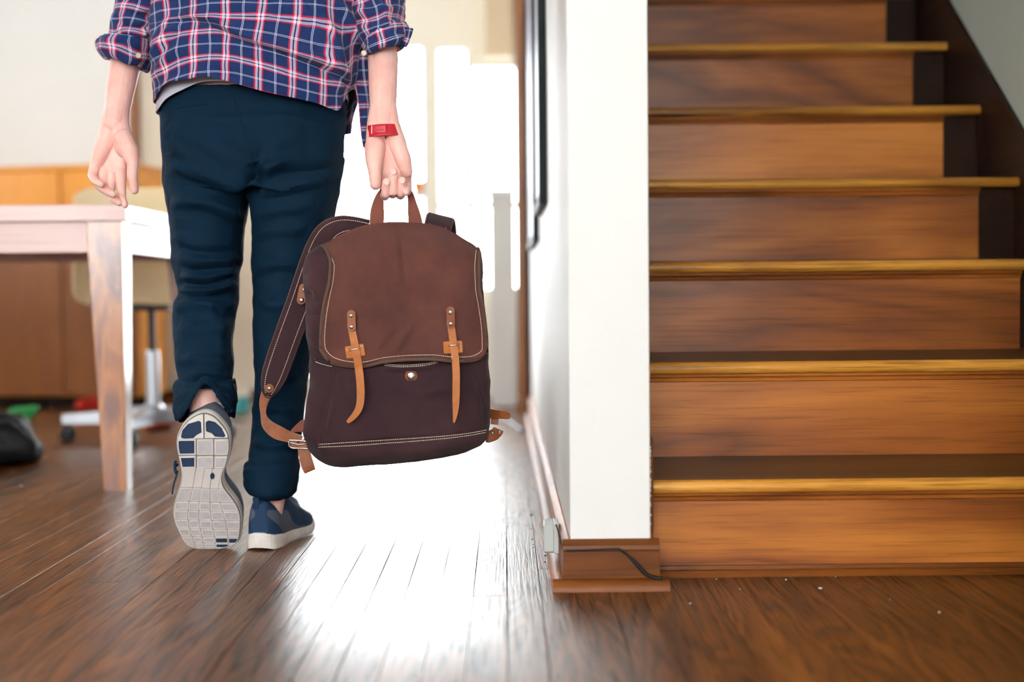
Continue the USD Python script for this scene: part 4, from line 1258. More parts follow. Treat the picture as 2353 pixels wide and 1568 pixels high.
ftop = [(740, 566), (770, 547), (797, 533), (849, 516), (905, 511), (966, 513), (1014, 522), (1044, 537), (1098, 572)]
fleft = [(740, 566), (755, 585), (760, 606), (758, 637), (747, 689), (740, 732), (737, 775), (737, 800), (746, 818)]
fright = [(1098, 572), (1102, 585), (1100, 615), (1102, 663), (1109, 702), (1115, 750), (1118, 784), (1118, 804), (1110, 818)]
fbot = [(746, 818), (760, 832), (784, 840), (827, 843), (884, 832), (940, 827), (992, 826), (1048, 831), (1085, 829), (1110, 818)]
fq = coons(ftop, fleft, fright, fbot, 120, 110)
fy = front_y(fq[..., 0].ravel(), fq[..., 1].ravel()).reshape(fq.shape[:2])
from scipy.ndimage import gaussian_filter
fy = gaussian_filter(np.minimum(gaussian_filter(fy, 5), gaussian_filter(fy, 2)), 3)


def flap_bump(x, y):
    b = .004 * np.exp(-((x - 905) / 26) ** 2 - ((y - 590) / 70) ** 2) - .004 * np.exp(-((x - 925 - (y - 600) * .1) / 8) ** 2 - ((y - 580) / 60) ** 2) + .003 * np.exp(-((x - 880) / 12) ** 2 - ((y - 560) / 60) ** 2)
    b += .006 * np.exp(-(((x - 925) + (y - 780) * .6) / 12) ** 2 - ((y - 780) / 35) ** 2) - .004 * np.exp(-(((x - 898) + (y - 780) * .6) / 10) ** 2 - ((y - 785) / 32) ** 2)
    b += .005 * np.exp(-((y - 826) / 14) ** 2) + .004 * np.exp(-((x - 745) / 12) ** 2) + .004 * np.exp(-((x - 1112) / 10) ** 2)
    p = np.stack([x / 90, y / 90, 0 * x], -1)
    return 1.8 * b + (fbm(p, 3, 7) - .5) * .012


fY = fy - .009 - flap_bump(fq[..., 0], fq[..., 1])
FP = np.array([[at(fq[i, j, 0], fq[i, j, 1], fY[i, j]) for j in range(fq.shape[1])] for i in range(fq.shape[0])])
_ff = LinearNDInterpolator(fq.reshape(-1, 2), fY.ravel())


def flap_y(x, y):
    r = _ff(np.atleast_1d(x), np.atleast_1d(y))
    k = np.isnan(r)
    if k.any():
        r[k] = front_y(np.atleast_1d(x)[k], np.atleast_1d(y)[k]) - .009
    return r


flap = obj('flap', solid_sheet(FP, .0024), M['canvas_faded'], bag, smooth=50, label='faded brown canvas flap')


def on_flap(line, off, n=80, fn=None):
    L = catmull(line, n)
    Y = (fn or flap_y)(L[:, 0], L[:, 1]) - off
    return np.array([at(x, y, Yy) for (x, y), Yy in zip(L, Y)])


edge = fleft + fbot[1:-1] + fright[::-1]
obj('piping', tube(on_flap([(727, 571)] + edge, .0004, 260), .0036, 9), M['piping'], flap, smooth=True)


def stitches(line, off, fn=None, pitch=4.3, dash=.62, r=.00075, wpx=None):
    L = catmull(line, 500)
    d = np.r_[0, np.cumsum(np.linalg.norm(np.diff(L, axis=0), axis=1))]
    ms = []
    k = 0
    while (k + dash) * pitch < d[-1]:
        s = np.array([k * pitch, (k + dash) * pitch])
        x, y = np.interp(s, d, L[:, 0]), np.interp(s, d, L[:, 1])
        Y = (fn or flap_y)(x, y) - off
        ms.append(tube(np.array([at(x[0], y[0], Y[0]), at(x[1], y[1], Y[1])]), r, 5))
        k += 1
    return ms


inner = [(749, 580), (765, 600), (768, 612), (766, 640), (756, 690), (749, 735), (746, 776), (747, 798), (755, 812), (770, 823), (794, 830), (827, 833), (884, 822), (940, 817), (992, 816), (1048, 821), (1078, 820), (1100, 812), (1108, 802), (1108, 784), (1106, 750), (1099, 702), (1093, 663), (1091, 615), (1093, 585), (1094, 575)]
obj('stitching', stitches(inner, .0024), M['thread'], flap, smooth=True, kind='stuff')
fb = lambda x, y: front_y(x, y)
obj('stitching', stitches(b2([(350, 1388), (500, 1378), (700, 1365), (900, 1352), (1100, 1335), (1245, 1310)]), .0010, fb), M['thread'], bag, smooth=True, kind='stuff')
obj('stitching', stitches(b2([(350, 1402), (500, 1396), (700, 1382), (900, 1367), (1100, 1347), (1245, 1322)]), .0010, fb), M['thread'], bag, smooth=True, kind='stuff')
obj('stitching', stitches(b2([(312, 938), (370, 962), (430, 975)]), .0012, fb) + stitches(b2([(312, 928), (370, 952), (440, 966)]), .0012, fb), M['thread'], bag, smooth=True, kind='stuff')
obj('stitching', stitches(b2([(700, 968), (800, 976), (900, 970), (985, 952)]), .0016, fb) + stitches(b2([(690, 958), (800, 968), (900, 962), (985, 944)]), .0016, fb), M['thread'], bag, smooth=True, kind='stuff')
obj('seam', tube(on_flap(b2([(440, 985), (420, 1120), (385, 1250), (352, 1395)]), .0002, 40, fb), .0012, 6), M['canvas'], bag, smooth=True)
obj('seam', tube(on_flap(b2([(1165, 960), (1200, 1060), (1235, 1200), (1245, 1310)]), .0002, 40, fb), .0012, 6), M['canvas'], bag, smooth=True)
obj('pocket_edge', tube(on_flap(b2([(305, 895), (310, 915), (370, 948), (440, 962)]), .0004, 40, fb), .0024, 8), M['canvas'], bag, smooth=True)


def ribbon(path, thick, wdir=None, n=70, nw=9, dome=0.0):
    """path: (x, y, Y, width in picture px): a strap lying mostly across the view. wdir: fixed width direction in picture px."""
    P = spline([p[:3] for p in path], n)
    # keep depth monotone between the given points
    d = np.r_[0, np.cumsum(np.linalg.norm(np.diff(np.array([p[:2] for p in path], float), axis=0), axis=1) + 1e-6)]
    W = PchipInterpolator(np.linspace(0, 1, len(path)), [p[3] for p in path])(np.linspace(0, 1, n))
    T = np.gradient(P[:, :2], axis=0); T /= np.linalg.norm(T, axis=1, keepdims=True) + 1e-9
    N = np.stack([-T[:, 1], T[:, 0]], 1)
    if wdir is not None:
        N = np.repeat(np.array([wdir], float) / np.linalg.norm(wdir), n, 0)
    G = np.zeros((n, nw, 3))
    for i in range(n):
        for j in range(nw):
            t = j / (nw - 1) - .5
            G[i, j] = at(P[i, 0] + N[i, 0] * W[i] * t, P[i, 1] + N[i, 1] * W[i] * t, P[i, 2] - dome * (1 - 4 * t * t))
    return G


def rivet(x, y, Y, r=.0042, n=(0, -1, 0)):
    return lathe([(0, -.001), (r, -.001), (r, .0006), (r * .85, .0016), (r * .5, .0023), (0, .0026)], 20, at(x, y, Y), n)


# closing straps on the front
def closing(x_shift, path, tab_c, tab_rot, name_label):
    ys = [flap_y(np.array([p[0]]), np.array([p[1]]))[0] for p in path]
    pp = [(p[0], p[1], y - .006 - p[3], p[2]) for p, y in zip(path, ys)]
    G = ribbon(pp, .003, wdir=None, n=80, nw=7)
    s = obj('closing_strap', solid_sheet(G, .003), M['tan'], bag, smooth=50, label=name_label)
    (x0, y0), (x1, y1) = path[0][:2], path[2][:2]
    # rounded anchor with two rivets
    base = sg.LineString([(x0, y0), (x1, y1)]).buffer(9.6)
    m = trimesh.creation.extrude_polygon(base, 1.0, engine='earcut')
    v = np.array(m.vertices)
    m.vertices = np.array([at(x, y, float(flap_y(np.array([x]), np.array([y]))[0]) - .0105 - .0022 * t) for x, y, t in v])
    if m.volume < 0: m.invert()
    obj('strap_anchor', m, M['tan_dark'], s, smooth=False)
    for f in (.12, .98):
        x, y = x0 + (x1 - x0) * f, y0 + (y1 - y0) * f
        obj('rivet', rivet(x, y, float(flap_y(np.array([x]), np.array([y]))[0]) - .0128), M['steel'], s, smooth=True)
    # keeper tab with wire loop
    c, s_ = math.cos(tab_rot), math.sin(tab_rot)
    rect = sg.box(-22, -14, 22, 14).buffer(-3).buffer(3)
    tr = lambda x, y: (tab_c[0] + c * x - s_ * y, tab_c[1] + s_ * x + c * y)
    poly = sg.Polygon([tr(x, y) for x, y in rect.exterior.coords])
    m = trimesh.creation.extrude_polygon(poly, 1.0, engine='earcut')
    v = np.array(m.vertices)
    yb = float(flap_y(np.array([tab_c[0]]), np.array([tab_c[1]]))[0])
    m.vertices = np.array([at(x, y, min(yb, float(flap_y(np.array([x]), np.array([y]))[0])) - .0008 - .0036 * t) for x, y, t in v])
    if m.volume < 0: m.invert()
    kt = obj('keeper_tab', m, M['tan'], s, smooth=False)
    rr = [tr(x, y) for x, y in [(-18, -10), (18, -10), (18, 10), (-18, 10), (-18, -10)]]
    st_ = []
    for a, b in zip(rr[:-1], rr[1:]):
        k = max(2, int(math.hypot(b[0] - a[0], b[1] - a[1]) / 5))
        for i in range(k):
            p0 = (a[0] + (b[0] - a[0]) * i / k, a[1] + (b[1] - a[1]) * i / k); p1 = (a[0] + (b[0] - a[0]) * (i + .6) / k, a[1] + (b[1] - a[1]) * (i + .6) / k)
            st_.append(tube(np.array([at(*p0, yb - .0064), at(*p1, yb - .0064)]), .0005, 5))
    obj('stitching', st_, M['thread'], s, smooth=True, kind='stuff')
    lp = [tr(x, y) for x, y in ((-13, 1), (-12, -2), (-6, -4), (6, -4), (12, -2), (13, 1), (10, 2))]
    lz = [yb - .004, yb - .007, yb - .0125, yb - .0125, yb - .007, yb - .004, yb - .004]
    obj('wire_loop', tube(catmull([at(x, y, z) for (x, y), z in zip(lp, lz)], 40), .0012, 8), M['steel'], s, smooth=True)


closing(0, [(807, 722, 17, 0), (808, 738, 17, 0.0005), (808, 752, 17, .001), (814, 785, 18, .002), (819, 812, 18, .003), (826, 860, 18, .004), (829, 905, 18, .007), (824, 940, 17, .010), (808, 962, 14, .012), (798, 971, 7, .012)], (816, 807), -.16, 'tan leather closing strap with a curled end')
closing(0, [(1035, 714, 17, 0), (1035, 730, 17, .0005), (1036, 745, 17, .001), (1040, 775, 17, .002), (1044, 805, 17, .003), (1048, 850, 17, .004), (1048, 900, 17, .005), (1047, 940, 16, .006), (1045, 960, 11, .006), (1043, 972, 4, .006)], (1041, 798), -.06, 'tan leather closing strap hanging straight')
# snap button
Yb_ = float(front_y(945, 864)[0])
sn = obj('snap_washer', lathe([(0, 0), (.0118, 0), (.012, .001), (.011, .002), (0, .002)], 32, at(945, 864, Yb_ + .0006), (0, -1, -.1)), M['tan_dark'], bag, smooth=40)
obj('snap', lathe([(0, .002), (.0078, .002), (.0078, .0032), (.006, .0042), (.003, .0046), (0, .0046)], 28, at(945, 864, Yb_ + .0006), (0, -1, -.1)), M['steel'], sn, smooth=True)

# handle of webbing, held in the fist
hp = [(864, 528, 2.742, 32), (866, 505, 2.741, 32), (867, 485, 2.741, 31), (870, 462, 2.742, 25), (876, 444, 2.743, 17), (886, 435, 2.743, 12), (905, 433, 2.743, 11), (925, 433, 2.743, 11), (936, 436, 2.743, 12), (943, 448, 2.743, 15), (947, 465, 2.742, 20), (951, 488, 2.741, 27), (954, 508, 2.741, 31), (956, 528, 2.742, 33)]
G = ribbon(hp, .0022, n=160, nw=9)
obj('handle', solid_sheet(G, .0026), M['webbing'], bag, smooth=True, label='brown webbing carry handle')

# shoulder straps: padded canvas with piped edges
def padded(path, name_label, wdir=None, n=110):
    G = ribbon(path, .008, wdir=wdir, n=n, nw=13, dome=.003)
    s = obj('shoulder_strap', solid_sheet(G, .009), M['canvas'], bag, smooth=50, label=name_label)
    e1, e2 = G[:, 0], G[:, -1]
    end = np.array([G[-1, j] for j in range(13)])
    loop = np.vstack([e1, end[1:-1] + (G[-1] - G[-2])[1:-1] * 1.0, e2[::-1]])
    obj('piping', tube(loop, .0036, 8), M['piping'], s, smooth=True)
    ms = []
    for col in (2, 10):
        L = G[:, col] + np.array([0, -.0052, 0])
        d = np.r_[0, np.cumsum(np.linalg.norm(np.diff(L, axis=0), axis=1))]
        for k in range(int(d[-1] / .0042)):
            sd = np.array([k * .0042, k * .0042 + .0026])
            ms.append(tube(np.stack([np.interp(sd, d, L[:, a]) for a in range(3)], 1), .0007, 5))
    obj('stitching', ms, M['thread'], s, smooth=True, kind='stuff')
    return s, G


s1, G1 = padded([(846, 524, 2.762, 30), (815, 519, 2.766, 34), (785, 520, 2.77, 44), (757, 534, 2.775, 54), (736, 566, 2.785, 57), (715, 622, 2.795, 58), (692, 690, 2.797, 58), (666, 760, 2.79, 57), (641, 830, 2.78, 56), (628, 868, 2.776, 55), (622, 888, 2.773, 52), (619, 900, 2.772, 40), (617, 909, 2.772, 14)], 'padded shoulder strap bent out on the left')
s2, G2 = padded([(1018, 620, 2.825, 56), (1019, 560, 2.825, 56), (1017, 520, 2.82, 56), (1013, 500, 2.80, 56), (1010, 506, 2.775, 56), (1004, 530, 2.760, 56)], 'padded shoulder strap end behind the flap', wdir=(55, 13), n=60)
obj('rivet', [rivet(619, 893, 2.759, .0040)], M['steel'], s1, smooth=True)
obj('rivet_washer', lathe([(0, 0), (.0088, 0), (.009, .001), (.008, .002), (0, .002)], 24, at(619, 893, 2.7625), (0, -1, 0)), M['tan_dark'], s1, smooth=30)
tabp = sg.LineString([(697, 662), (692, 690)]).buffer(10)
m = trimesh.creation.extrude_polygon(tabp, 1.0, engine='earcut'); v = np.array(m.vertices)
m.vertices = np.array([at(x, y, 2.782 - .003 * t) for x, y, t in v])
if m.volume < 0: m.invert()
tb = obj('leather_tab', m, M['tan_dark'], s1, smooth=False)
obj('rivet', rivet(693, 690, 2.7785, .0050), M['steel'], s1, smooth=True)
obj('rivet', rivet(700, 666, 2.7785, .0050), M['steel'], s1, smooth=True)
# leather adjusting strap, buckle and tail on the left
G = ribbon([(616, 900, 2.774, 28), (606, 925, 2.775, 20), (605, 950, 2.775, 13), (613, 974, 2.772, 26), (634, 992, 2.768, 32), (660, 1003, 2.762, 26), (692, 1014, 2.758, 24)], .003, n=60)
ad = obj('adjusting_strap', solid_sheet(G, .003), M['tan_dark'], bag, smooth=60, label='worn brown leather adjusting strap')
G = ribbon([(690, 1016, 2.752, 26), (697, 1030, 2.752, 27), (702, 1052, 2.75, 28), (707, 1070, 2.748, 29), (712, 1083, 2.742, 26)], .003, n=30)
obj('strap_tail', solid_sheet(G, .003), M['tan_dark'], bag, smooth=60)
bk = obj('buckle', tube(np.array([at(x, y, 2.749) for x, y in catmull([(664, 1012), (700, 1014), (706, 1016), (709, 1024), (708, 1032), (702, 1031), (672, 1030), (665, 1024), (664, 1014)], 50)]), .0020, 8), M['steel'], bag, smooth=True)
obj('prong', tube(np.array([at(704, 1020, 2.748), at(686, 1022, 2.7455), at(668, 1018, 2.748)]), .0013, 8), M['steel'], bk, smooth=True)
G = ribbon([(682, 1022, 2.7515, 17), (672, 1021, 2.7515, 16), (664, 1019, 2.752, 14)], .003, n=12)
obj('buckle_loop', solid_sheet(G, .003), M['tan_dark'], bag, smooth=60)
tri = coons([(668, 990), (682, 975), (697, 965), (704, 967)], [(668, 990), (670, 994)], [(704, 967), (710, 1026)], [(670, 994), (690, 993), (704, 1000), (710, 1026)], 16, 12)
obj('webbing_tab', solid_sheet(np.array([[at(x, y, 2.757) for x, y in r] for r in tri]), .003), M['webbing'], bag, smooth=True)
# right-hand strap ends
G = ribbon([(1120, 950, 2.752, 22), (1138, 952, 2.745, 20), (1156, 954, 2.735, 19), (1166, 956, 2.728, 17), (1172, 957, 2.725, 10)], .003, n=30)
obj('strap_tail', solid_sheet(G, .003), M['tan_dark'], bag, smooth=60)
G = ribbon([(1136, 944, 2.76, 16), (1137, 960, 2.755, 17), (1136, 976, 2.752, 18)], .003, n=16)
obj('adjusting_strap', solid_sheet(G, .003), M['tan_dark'], bag, smooth=60)
G = ribbon([(1116, 1004, 2.735, 26), (1130, 1001, 2.735, 26), (1140, 995, 2.742, 26), (1145, 988, 2.755, 25)], .003, n=24)
e = obj('buckle_loop', solid_sheet(G, .0034), M['tan_dark'], bag, smooth=60)
obj('rivet', rivet(1131, 996, 2.7325, .0030), M['steel'], e, smooth=True)
obj('buckle', tube(np.array([at(x, y, 2.745) for x, y in catmull([(1120, 1016), (1135, 1012), (1145, 1006), (1148, 990)], 20)]), .0018, 8), M['steel'], bag, smooth=True)
# ------------------------------------------------------------------ table
YT0 = 3.752
M['table_wood'] = wood('table_wood', [(0.2, lin(86, 44, 26)), (0.45, lin(128, 70, 42)), (0.62, lin(176, 104, 40)), (0.9, lin(206, 132, 56))], 'z', 4, 14.0, rough=0.28, spec=0.5, bump=0.04, pores=0.15, figure=1.6, vary=0.05, coat=1.0, coat_rough=.2)
M['table_wood_sheen_tint'] = wood('table_wood_sheen_tint', [(0.2, lin(168, 124, 112)), (0.5, lin(200, 158, 146)), (0.9, lin(220, 184, 172))], 'x', 8, 6.0, rough=0.3, spec=0.5, bump=0.04, pores=0.1, figure=1.5, vary=0.05, coat=.4, coat_rough=.24)  # paler than the legs: gloss reflection is put into this wood colour
xr = at(291, 1129, YT0)[0]
LWD, LT = .092, .090
zt1, zt0 = at(290, 469, YT0 - .012)[2], at(290, 508, YT0 - .012)[2]
za = at(100, 581, YT0)[2]
TD = 0.98
xl = xr - 1.75
table = thing('dining_table', 'wooden table with tapered square legs standing left of the person', 'table', (xr - .85, YT0 + .5, 0))
obj('tabletop', box(xl - .02, xr + .014, YT0 - .014, YT0 + TD + .014, zt0, zt1, .0025), M['table_wood_sheen_tint'], table, smooth=20)
for (lx, ly, sx, sy) in ((xr, YT0, -1, 1), (xl, YT0, 1, 1), (xr, YT0 + TD, -1, -1), (xl, YT0 + TD, 1, -1)):
    tw = .057
    pts = []
    for z, w, t in ((0, tw, tw), (.004, tw + .003, tw + .003), (za, LWD, LT), (zt0, LWD, LT)):
        x0, x1 = sorted((lx, lx + sx * w)); y0, y1 = sorted((ly, ly + sy * t))
        c = .002
        pts += [(x0 + c, y0, z), (x1 - c, y0, z), (x0 + c, y1, z), (x1 - c, y1, z), (x0, y0 + c, z), (x1, y0 + c, z), (x0, y1 - c, z), (x1, y1 - c, z)]
    obj('leg', hull(pts), M['table_wood'], table, smooth=20)
ap = .006
obj('apron', box(xl + LWD, xr - LWD, YT0 + ap, YT0 + ap + .02, za, zt0, .001), M['table_wood_sheen_tint'], table, smooth=False)
obj('apron', box(xl + LWD, xr - LWD, YT0 + TD - ap - .02, YT0 + TD - ap, za, zt0, .001), M['table_wood_sheen_tint'], table, smooth=False)
obj('apron', box(xr - ap - .02, xr - ap, YT0 + LT, YT0 + TD - LT, za, zt0, .001), M['table_wood_sheen_tint'], table, smooth=False)
obj('apron', box(xl + ap, xl + ap + .02, YT0 + LT, YT0 + TD - LT, za, zt0, .001), M['table_wood_sheen_tint'], table, smooth=False)

# ------------------------------------------------------------------ swivel chair behind the table
M['shell'] = plain('cream_shell', lin(226, 204, 160), .45, .4)
M['silver'] = plain('silver_metal', lin(196, 200, 206), .35, .5, .85)
M['black_plastic'] = plain('black_plastic', lin(18, 22, 26), .45, .4)
YC = 5.12
c0 = at(352, 935, YC); c0[2] = 0
chair = thing('swivel_chair', 'cream shell swivel chair on a silver five-star base behind the wooden table', 'chair', c0)


def shell_panel(x0, x1, y0, y1, Y, r, thick, curve):
    """Rounded panel seen as the picture rectangle, curved round the sitter."""
    p = sg.box(x0, y0, x1, y1).buffer(-r).buffer(r)
    nu, nv = 30, 26
    G = np.zeros((nv, nu, 3))
    for i in range(nv):
        y = y0 + (y1 - y0) * i / (nv - 1)
        ins = r - math.sqrt(max(0, r * r - max(0, r - min(y - y0, y1 - y)) ** 2))
        for j in range(nu):
            t = j / (nu - 1)
            x = (x0 + ins) + (x1 - x0 - 2 * ins) * t
            u = (x - (x0 + x1) / 2) / ((x1 - x0) / 2)
            G[i, j] = at(x, y, Y - curve * u * u)
    return solid_sheet(G, thick)


obj('backrest', shell_panel(168, 424, 432, 700, YC - .10, 34, .014, .05), M['shell'], chair, smooth=40, label='cream backrest shell with rounded corners')
obj('bolt_cap', lathe([(0, 0), (.026, 0), (.026, .006), (.018, .010), (0, .011)], 24, at(380, 618, YC - .112), (0, -1, 0)), M['white_trim'], chair)
sz = at(352, 700, YC)[2]
seat = hull([(c0[0] + .19 * math.cos(a) * k, c0[1] + .08 + .20 * math.sin(a) * k, sz + dz) for a in np.linspace(0, 2 * math.pi, 40) for k, dz in ((.94, 0), (1, .008), (.97, .018))])
obj('seat', seat, M['shell'], chair, smooth=30)
obj('mounting_plate', box(c0[0] - .085, c0[0] + .085, c0[1] - .08, c0[1] + .10, sz - .022, sz - .001, .004), M['black_plastic'], chair)
obj('backrest_bar', box(c0[0] - .03, c0[0] + .03, c0[1] - .088, c0[1] - .074, sz - .02, sz + .18, .003), M['black_plastic'], chair)
zm, zb = at(352, 806, YC)[2], .075
obj('gas_lift', lathe([(0, zm - .05), (.0135, zm - .05), (.0135, sz - .022), (0, sz - .022)], 24, (c0[0], c0[1], 0)), M['black_plastic'], chair)
obj('column', lathe([(0, zb), (.026, zb), (.024, zm - .01), (.020, zm), (0, zm)], 28, (c0[0], c0[1], 0)), M['silver'], chair)
obj('hub', lathe([(0, .058), (.045, .058), (.048, .07), (.046, .11), (.03, .125), (0, .125)], 28, (c0[0], c0[1], 0)), M['silver'], chair)
for k in range(5):
    a = math.radians(197 + 72 * k)
    dx, dy = math.cos(a), math.sin(a)
    R_ = .315
    pts = []
    for r0, w, z0, z1 in ((.02, .022, .060, .116), (R_, .016, .066, .098)):
        for sgn in (-1, 1):
            for z in (z0, z1):
                pts.append((c0[0] + dx * r0 - dy * w * sgn, c0[1] + dy * r0 + dx * w * sgn, z))
    sp_ = obj('base_arm', hull(pts), M['silver'], chair, smooth=20)
    ce = np.array([c0[0] + dx * (R_ - .018), c0[1] + dy * (R_ - .018), .029])
    w1 = [lathe([(0, -.008), (.024, -.008), (.0285, -.005), (.0285, .005), (.024, .008), (0, .008)], 22, ce + np.array([-dy, dx, 0]) * o, (-dy, dx, .0001)) for o in (-.013, .013)]
    obj('caster', w1 + [lathe([(0, 0), (.008, 0), (.008, .036), (0, .036)], 12, ce + [0, 0, .004])], M['black_plastic'], sp_, smooth=35)

# ------------------------------------------------------------------ amber cabinet by the far wall
YK = 6.42
ka, kb = at(-190, 918, YK + .19), at(322, 925, YK)
ka[2] = kb[2] = 0
zk = at(205, 376, YK)[2]
u = (kb - ka); Lk = np.linalg.norm(u); u /= Lk; nrm = np.array([-u[1], u[0], 0])
cab = thing('cabinet', 'wooden cabinet with amber panels and doors in painted shade against the far wall', 'cabinet', kb)


def kbox(a0, a1, d0, d1, z0, z1, ch=.003):
    m = box(a0, a1, d0, d1, z0, z1, ch)
    v = np.array(m.vertices)
    m.vertices = ka + v[:, :1] * u + v[:, 1:2] * nrm + np.array([0, 0, 1.0]) * v[:, 2:]
    return m


obj('carcass', kbox(0, Lk, .012, .30, .06, zk - .02), M['amber_wood'], cab, smooth=20)
obj('top_board', kbox(-.01, Lk + .01, -.005, .31, zk - .02, zk), M['amber_wood'], cab, smooth=20)
obj('plinth', kbox(.02, Lk - .02, .03, .28, 0, .06), M['dark_gap'], cab, smooth=False)  # near-black stands in for the shade low under the table
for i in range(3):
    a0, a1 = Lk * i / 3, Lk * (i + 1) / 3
    obj('door', kbox(a0 + .003, a1 - .003, -.004, .012, .065, .695), M['shaded_panel'], cab, smooth=20, label='lower door coloured dark for the table shade')
    obj('upper_panel', kbox(a0 + .003, a1 - .003, -.004, .012, .70, zk - .024), M['amber_wood'], cab, smooth=20)

# ------------------------------------------------------------------ things on the floor on the left
M['bag_black'] = plain('black_nylon', lin(12, 14, 18), .6, .3, bump=(60, .3, .004))
bb_ = at(20, 1078, 4.25); bb_[2] = 0
rb = np.random.default_rng(3)
pts = []
for (x, y, Y, r) in ((10, 1010, 4.3, .055), (60, 1030, 4.3, .035), (-40, 1040, 4.3, .05), (30, 985, 4.45, .05), (-30, 975, 4.5, .05), (75, 1040, 4.42, .03), (-60, 1040, 4.5, .05), (40, 1048, 4.55, .04)):
    p = at(x, y, Y); p[2] = max(p[2], r + .001); pts.append(ball(p, r, 16))
bm = man(m3.Manifold.batch_hull(pts).refine_to_length(.012))
v = np.array(bm.vertices); n_ = vnorm(bm)
v = v + n_ * ((fbm(v * 18, 3, 4) - .5) * .03)[:, None]; v[:, 2] = np.maximum(v[:, 2], 0.0005); bm.vertices = v
fb_ = thing('duffel_bag', 'slumped black bag on the floor at the left edge under the table', 'bag', bb_)
obj('body', bm, M['bag_black'], fb_, smooth=True)
top = at(15, 968, 4.4)
obj('strap', tube(spline([at(-30, 985, 4.33), at(0, 958, 4.33), at(40, 975, 4.33), at(66, 1005, 4.3)], 30), .009, 8), M['bag_black'], fb_, smooth=True)
M['green_toy'] = plain('green_plastic', lin(10, 120, 54), .5, .4)
M['orange_toy'] = plain('orange_cloth', lin(214, 86, 20), .6, .3)
M['red_toy'] = plain('red_cloth', lin(170, 30, 14), .7, .3)
M['teal_toy'] = plain('teal_glaze', lin(70, 160, 160), .35, .4)
M['cream_toy'] = plain('cream_glaze', lin(226, 216, 196), .4, .4)


def lump(name, label, cat, balls, mat, edge=.008, parts=None):
    base = np.array([balls[0][0][0], balls[0][0][1], 0])
    t = thing(name, label, cat, base)
    h = m3.Manifold.batch_boolean([bone(a, ra, b, rb_) for a, ra, b, rb_ in balls], m3.OpType.Add)
    m = organic(h, edge, 6)
    v = np.array(m.vertices); v[:, 2] = np.maximum(v[:, 2], .0006); m.vertices = v
    obj('body', m, mat, t, smooth=True)
    return t


P_ = lambda x, y, Y, z: np.array([at(x, y, Y)[0], Y, z])
t = lump('toy_dinosaur', 'small green toy on the floor above the black bag', 'toy', [(P_(38, 960, 5.7, .040), .036, P_(62, 960, 5.72, .045), .030), (P_(62, 960, 5.72, .05), .026, P_(80, 955, 5.72, .062), .018), (P_(38, 960, 5.7, .036), .026, P_(24, 965, 5.7, .02), .012), (P_(45, 960, 5.68, .03), .014, P_(45, 965, 5.67, .012), .012), (P_(60, 960, 5.7, .03), .014, P_(60, 965, 5.69, .012), .012)], M['green_toy'])
t = lump('slipper', 'orange slipper lying on the floor right of the table leg', 'slipper', [(P_(345, 985, 5.42, .030), .030, P_(375, 982, 5.46, .040), .040), (P_(375, 982, 5.46, .040), .040, P_(394, 975, 5.50, .046), .042)], M['orange_toy'])
obj('sole', hull([P_(340, 985, 5.40, 0), P_(345, 985, 5.37, 0), P_(395, 985, 5.44, 0), P_(402, 985, 5.52, 0), P_(345, 985, 5.47, 0), P_(340, 985, 5.40, .012), P_(345, 985, 5.37, .012), P_(395, 985, 5.44, .012), P_(402, 985, 5.52, .012), P_(345, 985, 5.47, .012)]), M['black_plastic'], t)
t = lump('folded_cloth', 'red cloth lying by the foot of the amber cabinet', 'cloth', [(P_(188, 930, 6.35, .03), .03, P_(232, 928, 6.38, .035), .032)], M['red_toy'])
obj('fold', tube(np.array([P_(190, 930, 6.32, .05), P_(210, 930, 6.33, .06), P_(230, 930, 6.36, .058)]), .01, 8), M['red_toy'], t, smooth=True)
pc = P_(551, 945, 6.2, 0)
pot = thing('pot', 'teal pot with a cream rim on the floor between the legs', 'pot', pc)
obj('bowl', lathe([(0, .0), (.035, .0), (.040, .01), (.044, .05), (.042, .075), (.036, .075), (.034, .02), (0, .018)], 32, pc), M['teal_toy'], pot)
obj('rim', lathe([(.036, .074), (.044, .074), (.046, .09), (.044, .102), (.038, .102)] + [(.036, .074)], 32, pc), M['cream_toy'], pot)

# ------------------------------------------------------------------ pictures on the partition, cable, junction box
M['frame_black'] = plain('black_frame', lin(14, 26, 28), .6, .25)
M['glass_reflection_tint'] = plain('painted_glass_reflection', lin(176, 172, 192), .4, .2)  # lavender grey stands in for the bright reflection on the glass
def frame(name, label, y0, y1, z0, z1, dep=.021, bw=.028):
    t = thing(name, label, 'picture', (XW, y0, z0))
    x0 = XW - dep
    for a in ((y0, y0 + bw, z0, z1), (y1 - bw, y1, z0, z1), (y0 + bw, y1 - bw, z0, z0 + bw), (y0 + bw, y1 - bw, z1 - bw, z1)):
        obj('frame_side', box(x0, XW - .0005, a[0], a[1], a[2], a[3], .002), M['frame_black'], t, smooth=20)
    obj('glass', box(x0 + .006, XW - .004, y0 + bw, y1 - bw, z0 + bw, z1 - bw), M['glass_reflection_tint'], t, smooth=False)
    return t


